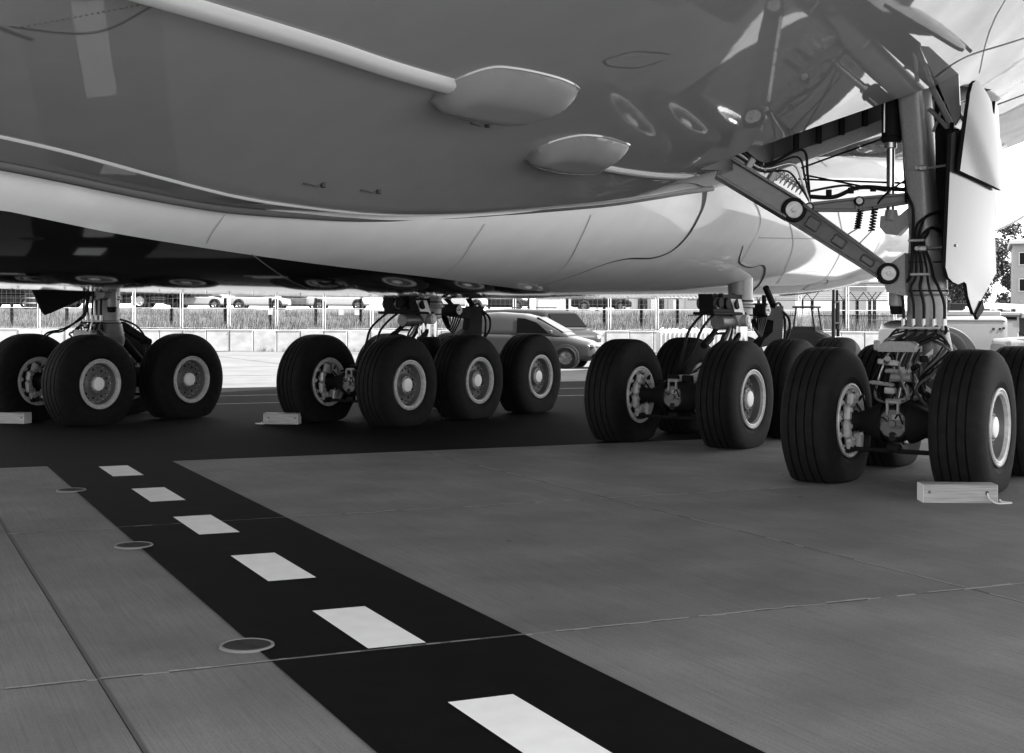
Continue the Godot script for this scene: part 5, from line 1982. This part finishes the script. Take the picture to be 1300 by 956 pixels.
	for s in [-1.0, 1.0]:
		b = MB.new()
		b.box(Vector3(0.22, 0.16, 0.22), Transform3D(Basis(Vector3.UP, -0.4 * s), Vector3(-0.12, 0.78, 0.72 * s)), 0.04)
		put("headlight", b, M.lamp_clear, root)
		b = MB.new()
		b.box(Vector3(0.14, 0.24, 0.2), Transform3D(Basis(), Vector3(-1.35, 1.25, 1.08 * s)), 0.04)
		put("mirror", b, M.plastic_black, root)
	b = MB.new()
	b.tube([Vector3(-2.3, 1.86, -0.75), Vector3(-4.6, 1.88, -0.75)], 0.02, 6)
	b.tube([Vector3(-2.3, 1.86, 0.75), Vector3(-4.6, 1.88, 0.75)], 0.02, 6)
	put("roof_rail", b, M.plastic_black, root)

	# forklift
	root = thing("forklift_truck", "dark forklift truck with glazed cab and raised mast before the fence", "forklift", yard_at(12.3, 0.0, 55.0, -0.5))
	b = MB.new()
	b.loft([[-1.0, 0.3, 0.95, 0.5, 5], [-0.85, 0.22, 1.08, 0.58, 6], [0.2, 0.22, 1.05, 0.6, 7], [0.75, 0.3, 0.75, 0.55, 6], [0.85, 0.35, 0.65, 0.5, 5]], 28)
	put("chassis", b, M.body_dark, root)
	b = MB.new()
	b.box(Vector3(0.92, 0.62, 1.08), Transform3D(Basis(), Vector3(-0.2, 0.85, 0)), 0.03)
	put("cab_base", b, M.body_dark, root)
	for x in [-0.62, 0.22]:
		for s in [-1.0, 1.0]:
			b = MB.new()
			b.tube([Vector3(x + (0.06 if x > 0 else 0.0), 1.0, 0.5 * s), Vector3(x + (0.12 if x < 0 else -0.08), 1.92, 0.48 * s)], 0.035, 6)
			put("cab_pillar", b, M.body_dark, root)
	b = MB.new()
	b.box(Vector3(0.92, 0.08, 1.1), Transform3D(Basis(), Vector3(-0.2, 1.95, 0)), 0.03)
	put("cab_roof", b, M.body_dark, root)
	for s in [-1.0, 1.0]:
		b = MB.new()
		b.box(Vector3(0.66, 0.8, 0.015), Transform3D(Basis(), Vector3(-0.2, 1.48, 0.47 * s)))
		put("cab_pane", b, M.clear_pane, root)
	b = MB.new()
	b.box(Vector3(0.4, 0.1, 0.45), Transform3D(Basis(), Vector3(-0.3, 1.1, 0)), 0.03)
	b.box(Vector3(0.1, 0.5, 0.42), Transform3D(Basis(Vector3.BACK, 0.15), Vector3(-0.52, 1.32, 0)), 0.03)
	put("driver_seat", b, M.plastic_black, root)
	b = MB.new()
	for s in [-1.0, 1.0]:
		b.box(Vector3(0.12, 2.1, 0.1), Transform3D(Basis(), Vector3(1.0, 1.15, 0.36 * s)), 0.01)
		b.box(Vector3(0.1, 1.6, 0.07), Transform3D(Basis(), Vector3(0.98, 1.85, 0.27 * s)), 0.01)
	for y in [0.5, 1.3, 2.15]:
		b.box(Vector3(0.1, 0.08, 0.75), Transform3D(Basis(), Vector3(1.02, y, 0)), 0.01)
	b.cyl(Vector3(0.95, 0.4, 0), Vector3(0.95, 1.9, 0), 0.05)
	put("mast", b, M.body_dark, root)
	b = MB.new()
	b.box(Vector3(0.06, 0.5, 0.9), Transform3D(Basis(), Vector3(1.1, 0.5, 0)), 0.01)
	for s in [-1.0, 1.0]:
		b.box(Vector3(1.0, 0.04, 0.12), Transform3D(Basis(), Vector3(1.62, 0.22, 0.25 * s)), 0.01)
	put("fork", b, M.steel, root)
	for w in [[-0.6, 0.27], [0.5, 0.33]]:
		for s in [-1.0, 1.0]:
			road_wheel(root, Vector3(w[0], w[1], 0.5 * s), w[1], 0.2, M.body_mid)

	# low white tow tractor behind the near landing gear
	root = thing("tow_tractor", "low white aircraft tow tractor with big wheel arches behind the near landing gear", "tow tractor", yard_at(10.85, 0.0, 34.0))
	b = MB.new()
	b.loft([[-1.3, 0.4, 1.25, 0.9, 7], [-1.22, 0.35, 1.4, 1.0, 9], [-0.6, 0.35, 1.6, 1.05, 10], [1.2, 0.35, 1.62, 1.05, 11], [1.36, 0.4, 1.58, 1.0, 9]], 40)
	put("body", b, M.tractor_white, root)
	b = MB.new()
	b.box(Vector3(1.9, 0.14, 1.8), Transform3D(Basis(), Vector3(0.3, 1.66, 0)), 0.03)
	put("deck", b, M.tractor_white, root)
	b = MB.new()
	b.box(Vector3(2.72, 0.02, 2.12), Transform3D(Basis(), Vector3(-0.06, 1.48, 0)))
	put("panel_line", b, M.body_mid, root)
	for s in [-1.0, 1.0]:
		b = MB.new()
		b.cyl(Vector3(-0.25, 0.45, s * 0.7), Vector3(-0.25, 0.45, s * 1.066), 0.95, -1, 40)
		put("wheel_arch", b, M.plastic_black, root)
		road_wheel(root, Vector3(-0.25, 0.62, s * 0.98), 0.62, 0.34, M.body_silver)
	for q in [[1.0, 1.28], [1.16, 1.28], [1.25, 1.3], [-1.35, 1.22]]:
		b = MB.new()
		b.box(Vector3(0.06, 0.06, 0.02), Transform3D(Basis(), Vector3(q[0], q[1], 1.055)), 0.008)
		put("marker_plate", b, M.body_mid, root)

	# service truck with a square cab
	root = thing("service_truck", "white service truck with square glazed cab and upright tank, right of the tow tractor", "truck", yard_at(13.95, 0.0, 38.5))
	b = MB.new()
	b.box(Vector3(0.58, 1.0, 1.7), Transform3D(Basis(), Vector3(0.02, 1.0, 0)), 0.04)
	b.box(Vector3(0.6, 0.12, 1.74), Transform3D(Basis(), Vector3(0.02, 1.66, 0)), 0.03)
	for x in [-0.24, 0.28]:
		for s in [-1.0, 1.0]:
			b.box(Vector3(0.06, 0.55, 0.06), Transform3D(Basis(), Vector3(x, 1.42, 0.82 * s)), 0.01)
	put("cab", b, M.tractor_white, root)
	b = MB.new()
	b.box(Vector3(0.62, 0.03, 1.76), Transform3D(Basis(), Vector3(0.02, 1.595, 0)))
	put("cab_gutter", b, M.plastic_black, root)
	for s in [-1.0, 1.0]:
		b = MB.new()
		b.box(Vector3(0.46, 0.44, 0.02), Transform3D(Basis(), Vector3(0.02, 1.36, 0.8 * s)))
		put("cab_window", b, M.window_glass, root)
		b = MB.new()
		b.box(Vector3(0.1, 0.03, 0.03), Transform3D(Basis(), Vector3(-0.16, 1.08, 0.86 * s)), 0.008)
		put("door_handle", b, M.plastic_black, root)
	b = MB.new()
	b.box(Vector3(0.2, 0.36, 0.4), Transform3D(Basis(), Vector3(-0.1, 1.3, 0)), 0.05)
	b.box(Vector3(0.05, 0.06, 0.7), Transform3D(Basis(), Vector3(0.14, 1.45, 0)), 0.01)
	b.tube([Vector3(0.02, 1.15, 0.75), Vector3(0.02, 1.58, 0.78)], 0.015, 5)
	put("driver_seat", b, M.plastic_black, root)
	b = MB.new()
	b.loft([[-0.68, 0.55, 1.5, 0.72, 6], [-0.66, 0.5, 1.56, 0.8, 7], [-0.4, 0.5, 1.6, 0.85, 8], [-0.36, 0.55, 1.55, 0.8, 7]], 28)
	put("tank", b, M.tractor_white, root)
	b = MB.new()
	b.box(Vector3(0.24, 0.5, 0.02), Transform3D(Basis(), Vector3(-0.53, 0.9, 0.86)), 0.005)
	put("grimy_panel", b, M.sheet_metal, root)
	b = MB.new()
	b.tube([Vector3(-0.31, 0.5, 0.92), Vector3(-0.31, 1.2, 0.92), Vector3(-0.33, 1.34, 0.9)], 0.04, 8, 3)
	b.box(Vector3(0.14, 0.12, 0.1), Transform3D(Basis(), Vector3(-0.35, 1.33, 0.9)), 0.03)
	put("exhaust_pipe", b, M.plastic_black, root)
	b = MB.new()
	b.box(Vector3(2.6, 0.2, 1.5), Transform3D(Basis(), Vector3(0.5, 0.48, 0)), 0.03)
	put("chassis", b, M.plastic_black, root)
	b = MB.new()
	b.box(Vector3(1.4, 0.16, 1.8), Transform3D(Basis(), Vector3(1.05, 1.62, 0)), 0.03)
	b.box(Vector3(1.3, 1.05, 0.06), Transform3D(Basis(), Vector3(1.05, 1.0, -0.8)), 0.02)
	put("rear_canopy", b, M.tractor_white, root)
	b = MB.new()
	b.box(Vector3(1.3, 0.5, 0.05), Transform3D(Basis(), Vector3(1.05, 1.3, -0.6)), 0.02)
	put("canopy_screen", b, M.body_mid, root)
	b = MB.new()
	b.box(Vector3(0.26, 0.5, 0.06), Transform3D(Basis(Vector3.BACK, -0.12), Vector3(0.52, 1.3, 0.5)), 0.04)
	put("canopy_seat", b, M.body_mid, root)
	for i in 6:
		b = MB.new()
		b.box(Vector3(rng.randf_range(0.06, 0.2), rng.randf_range(0.05, 0.14), 0.2), Transform3D(Basis(), Vector3(-0.6 + i * 0.19, 1.75, 0.3)), 0.02)
		put("roof_fitting", b, M.body_mid if i % 2 else M.tractor_white, root)
	for x in [-0.3, 1.4]:
		for s in [-1.0, 1.0]:
			road_wheel(root, Vector3(x, 0.4, 0.72 * s), 0.4, 0.24, M.body_mid)

	# bright bonnet nearer the viewpoint at the right edge
	root = thing("small_tractor", "small bright white baggage tractor with dark mirror at the right edge", "tractor", yard_at(11.75, 0.0, 31.0))
	b = MB.new()
	b.loft([[-0.5, 0.4, 0.95, 0.5, 5], [-0.42, 0.3, 1.08, 0.62, 7], [0.7, 0.3, 1.14, 0.66, 8], [1.8, 0.3, 1.14, 0.66, 8], [1.9, 0.4, 1.1, 0.6, 6]], 32)
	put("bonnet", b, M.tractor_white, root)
	b = MB.new()
	b.tube([Vector3(-0.02, 1.1, 0.6), Vector3(0.12, 1.5, 0.6), Vector3(0.3, 1.56, 0.6)], 0.025, 6, 3)
	put("frame", b, M.tractor_white, root)
	b = MB.new()
	b.box(Vector3(0.13, 0.18, 0.06), Transform3D(Basis(Vector3.BACK, -0.2), Vector3(0.08, 1.2, 0.7)), 0.02)
	put("mirror", b, M.plastic_black, root)
	for x in [-0.05, 1.4]:
		for s in [-1.0, 1.0]:
			road_wheel(root, Vector3(x, 0.32, 0.6 * s), 0.32, 0.2, M.body_mid)
	b = MB.new()
	for s in [-1.0, 1.0]:
		b.cyl(Vector3(-0.43, 0.9, 0.42 * s), Vector3(-0.5, 0.9, 0.42 * s), 0.06, -1, 14)
	put("headlight", b, M.lamp_clear, root)

	# corrugated skip by the wall
	root = thing("corrugated_skip", "pale corrugated metal skip heaped to the brim beside the low wall", "skip", yard_at(7.3, 0.0, 55.6))
	b = MB.new()
	b.box(Vector3(2.5, 0.9, 1.1), Transform3D(Basis(), Vector3(0, 0.48, 0)), 0.02)
	put("shell", b, M.sheet_metal, root)
	for i in 14:
		var k := MB.new()
		k.box(Vector3(0.07, 0.84, 0.06), Transform3D(Basis(), Vector3(-1.18 + i * 0.18, 0.48, 0.56)), 0.015)
		put("rib", k, M.sheet_metal, root)
	b = MB.new()
	for i in 16:
		b.loft([[-1.2 + i * 0.15, 0.9, 0.96, 0.1, 2], [-1.14 + i * 0.15, 0.86, rng.randf_range(0.98, 1.1), 0.4, 2.2], [-1.04 + i * 0.15, 0.86, rng.randf_range(0.98, 1.1), 0.4, 2.2], [-0.98 + i * 0.15, 0.9, 0.95, 0.1, 2]], 10)
	put("rubbish", b, M.canvas, root).set_meta("kind", "stuff")

	make_far_vehicles()

func make_far_vehicles() -> void:
	# lorry on the bank
	var d := 86.0
	var x := func(px: float) -> float:
		return (px - 650.0) / 1700.0 * d
	var root := thing("flatbed_lorry", "lorry with spoked wheel and dark chassis boxes on the bank behind the fence", "lorry", yard_at(x.call(183), 1.9, d))
	var b := MB.new()
	b.box(Vector3(9.0, 0.25, 2.2), Transform3D(Basis(), Vector3(-1.2, 0.95, 0)), 0.03)
	put("chassis", b, M.body_dark, root)
	b = MB.new()
	b.box(Vector3(9.0, 2.2, 2.4), Transform3D(Basis(), Vector3(-1.2, 2.25, 0)), 0.05)
	put("load_box", b, M.body_mid, root)
	for q in [-1.6, 1.15, -3.2]:
		b = MB.new()
		b.box(Vector3(1.1, 0.5, 1.8), Transform3D(Basis(), Vector3(q, 0.58, 0)), 0.04)
		put("side_box", b, M.body_dark, root)
		b = MB.new()
		for k in 3:
			b.box(Vector3(0.95, 0.05, 0.04), Transform3D(Basis(), Vector3(q, 0.42 + 0.16 * k, 0.92)), 0.01)
		put("box_trim", b, M.body_silver, root)
	for q in [0.0, -4.8, -5.9]:
		for s in [-1.0, 1.0]:
			road_wheel(root, Vector3(q, 0.5, 0.95 * s), 0.5, 0.3, M.body_white)
	# parked cars and vans in a row
	var cars := [
		[14.0, 84.0, "body_dark", 1.9, "dark van at the far left behind the fence, under the belly's edge", 1.95],
		[252.0, 88.0, "body_white", 1.9, "white van behind the fence just right of the lorry", 2.1],
		[330.0, 90.0, "body_white", 1.6, "white estate car behind the fence with a yellowed square sign before it", 1.5],
		[378.0, 92.0, "body_silver", 1.6, "silver car behind the fence, second right of the white van", 1.5],
		[432.0, 88.0, "body_white", 1.8, "tall white van behind the fence, left of the left body landing gear", 2.2],
		[580.0, 86.0, "body_white", 1.5, "white car seen above the left body landing gear's drag arm", 1.45],
		[632.0, 89.0, "body_mid", 1.6, "grey car behind the roof of the compact van", 1.5],
		[764.0, 92.0, "body_dark", 1.4, "low dark car behind the fence right of the two vans", 1.0],
	]
	for c in cars:
		var dd: float = c[1]
		var h: float = c[5]
		root = thing("parked_car" if h < 1.9 else "parked_van", c[4], "car" if h < 1.9 else "van", yard_at((c[0] - 650.0) / 1700.0 * dd + 2.0, 1.9, dd), "vehicles parked on the bank behind the fence")
		if c[4].contains("square sign"):
			root.set_meta("label", "white estate car behind the fence, first car right of the white van")
		var lo := [[0.0, 0.3, 0.6, 0.6, 4], [0.08, 0.25, 0.7, 0.8, 5], [0.9, 0.22, 0.85, 0.86, 7], [3.9, 0.24, 0.9, 0.86, 7], [4.1, 0.3, 0.8, 0.8, 5]]
		var f := 0.7 if h < 1.9 else 0.25
		var cab := [[f, 0.8, 0.9, 0.78, 5, 0.95], [f + 0.6, 0.8, lerpf(0.9, h, 0.75), 0.83, 5, 0.85], [f + 1.0, 0.8, h, 0.83, 5, 0.82], [3.3, 0.8, h, 0.83, 6, 0.82], [3.9, 0.8, lerpf(0.9, h, 0.8), 0.8, 5, 0.85], [4.05, 0.8, 0.95, 0.78, 5, 0.9]]
		if h < 1.2:
			for s in cab:
				s[2] = minf(s[2], 1.15)
		car(root, lo, cab, M[c[2]], [0.75, 3.25], 0.32, 0.86, [[Vector2(f + 0.7, 0.92), Vector2(3.4, 0.95), Vector2(3.3, maxf(1.05, h * 0.88)), Vector2(f + 1.0, maxf(1.05, h * 0.88))]], [Vector2(f + 0.12, 0.96), Vector2(f + 0.6, lerpf(0.9, h, 0.72))])
	# small things by the fence
	root = thing("oil_drum", "grey ribbed steel drum behind the fence at far left", "drum", yard_at((39 - 650) / 1700.0 * 80.0, 1.9, 80.0))
	b = MB.new()
	b.cyl(Vector3(0, 0, 0), Vector3(0, 0.9, 0), 0.3, -1, 20)
	put("drum", b, M.body_mid, root)
	b = MB.new()
	for y in [0.3, 0.6]:
		b.cyl(Vector3(0, y - 0.015, 0), Vector3(0, y + 0.015, 0), 0.312, -1, 20)
	put("hoop", b, M.facade_light, root)
	root = thing("covered_stand", "dark covered equipment on a thin pale stand before the pale hall", "equipment", yard_at((792 - 650) / 1700.0 * 84.0, 1.85, 84.0))
	b = MB.new()
	for a in 3:
		b.tube([Vector3(0.05 * cos(a * 2.1), 0.3, 0.05 * sin(a * 2.1)), Vector3(0.2 * cos(a * 2.1), 0, 0.2 * sin(a * 2.1))], 0.02, 6)
	b.tube([Vector3(0, 0.25, 0), Vector3(0, 0.6, 0)], 0.03, 6)
	put("stand", b, M.facade, root)
	b = MB.new()
	b.loft([[-0.12, 0.45, 0.8, 0.1, 2.5], [-0.08, 0.3, 1.1, 0.14, 2.5], [0.02, 0.35, 1.05, 0.15, 2.5], [0.12, 0.4, 0.75, 0.12, 2.5], [0.3, 0.62, 0.76, 0.06, 2.5]], 16)
	put("cover", b, M.body_dark, root)
	root = thing("marker_pole", "thin dark pole standing beside the low dark car behind the fence", "pole", yard_at((758 - 650) / 1700.0 * 82.0, 1.85, 82.0))
	b = MB.new()
	b.cyl(Vector3.ZERO, Vector3(0, 0.62, 0), 0.03, 0.02, 8)
	b.cyl(Vector3.ZERO, Vector3(0, 0.05, 0), 0.12, -1, 12)
	put("pole", b, M.body_dark, root)

# ====================================================================== wheel chocks
func make_chocks() -> void:
	# [centre u, v, turn, length, height, depth, label]
	var wood := func(root: Node3D, L: float, h: float, dp: float) -> void:
		var b := MB.new()
		var e := 0.012
		# long bar with eased edges, grain along it
		var sec := [Vector2(-dp / 2, 0), Vector2(-dp / 2, h - e), Vector2(-dp / 2 + e, h), Vector2(dp / 2 - e, h), Vector2(dp / 2, h - e), Vector2(dp / 2, 0)]
		for i in sec.size():
			var p: Vector2 = sec[i]
			var q: Vector2 = sec[(i + 1) % sec.size()]
			var a := Vector3(-L / 2, p.y, p.x)
			var c := Vector3(L / 2, p.y, p.x)
			var d := Vector3(L / 2, q.y, q.x)
			var f := Vector3(-L / 2, q.y, q.x)
			var n := (c - a).cross(f - a).normalized()
			if n.dot(Vector3(0, (p.y + q.y) / 2 - h / 2, (p.x + q.x) / 2)) < 0:
				n = -n
			var t0 := i * 0.37
			var t1 := t0 + p.distance_to(q) * 3.0
			b.tri(a, c, d, n, n, n, Vector2(t0, 0), Vector2(t0, 1), Vector2(t1, 1))
			b.tri(a, d, f, n, n, n, Vector2(t0, 0), Vector2(t1, 1), Vector2(t1, 0))
		var bar := b.mesh(M.chock_wood)
		show_mesh("bar", bar, root)
		for s in [-1.0, 1.0]:
			var k := MB.new()
			var o := []
			for p in sec:
				o.append(Vector3(s * L / 2, p.y, p.x))
			k.slab(o, Vector3(s * 0.003, 0, 0))
			put("end_grain", k, M.rope, root)
	var list := [
		[6.91, -1.62, 0.0, "pale timber wheel chock with a rope loop in front of the nearest tyre"],
		[-3.42, 0.92, 0.0, "timber wheel chock with a rope tail before the left body gear's front tyre"],
		[-6.62, -1.3, 0.0, "timber wheel chock cut by the left edge of the picture, before the far wing gear"],
	]
	for i in 3:
		var c: Array = list[i]
		var L: float = [0.62, 0.5, 0.5][i]
		var turn: float = [0.06, 0.0, -0.1][i]
		var root := thing("wheel_chock", c[3], "wheel chock", Transform3D(Basis(Vector3.UP, PI + VIEW - 0.1 + turn), W(c[0], 0.0, c[1])), "timber wheel chocks")
		wood.call(root, L, 0.155, 0.2)
		var b := MB.new()
		var s := 1.0 if i == 0 else -1.0
		b.tube([Vector3(s * L * 0.36, 0.085, 0.11), Vector3(s * L * 0.37, 0.04, 0.15), Vector3(s * L * 0.44, 0.014, 0.2), Vector3(s * (L * 0.5 + 0.05), 0.012, 0.19), Vector3(s * (L * 0.5 + 0.1), 0.012, 0.15), Vector3(s * (L * 0.5 + 0.04), 0.012, 0.1), Vector3(s * (L * 0.5 + 0.02), 0.03, 0.09)], 0.008, 7, 6)
		put("rope", b, M.rope, root)
		b = MB.new()
		b.cyl(Vector3(s * L * 0.36, 0.085, 0.099), Vector3(s * L * 0.36, 0.085, 0.1025), 0.016, -1, 12)
		put("rope_hole", b, M.gap_black, root)
		b = MB.new()
		b.cyl(Vector3(-s * L * 0.42, 0.09, 0.099), Vector3(-s * L * 0.42, 0.09, 0.1015), 0.014, -1, 10)
		put("knot", b, M.knot, root)
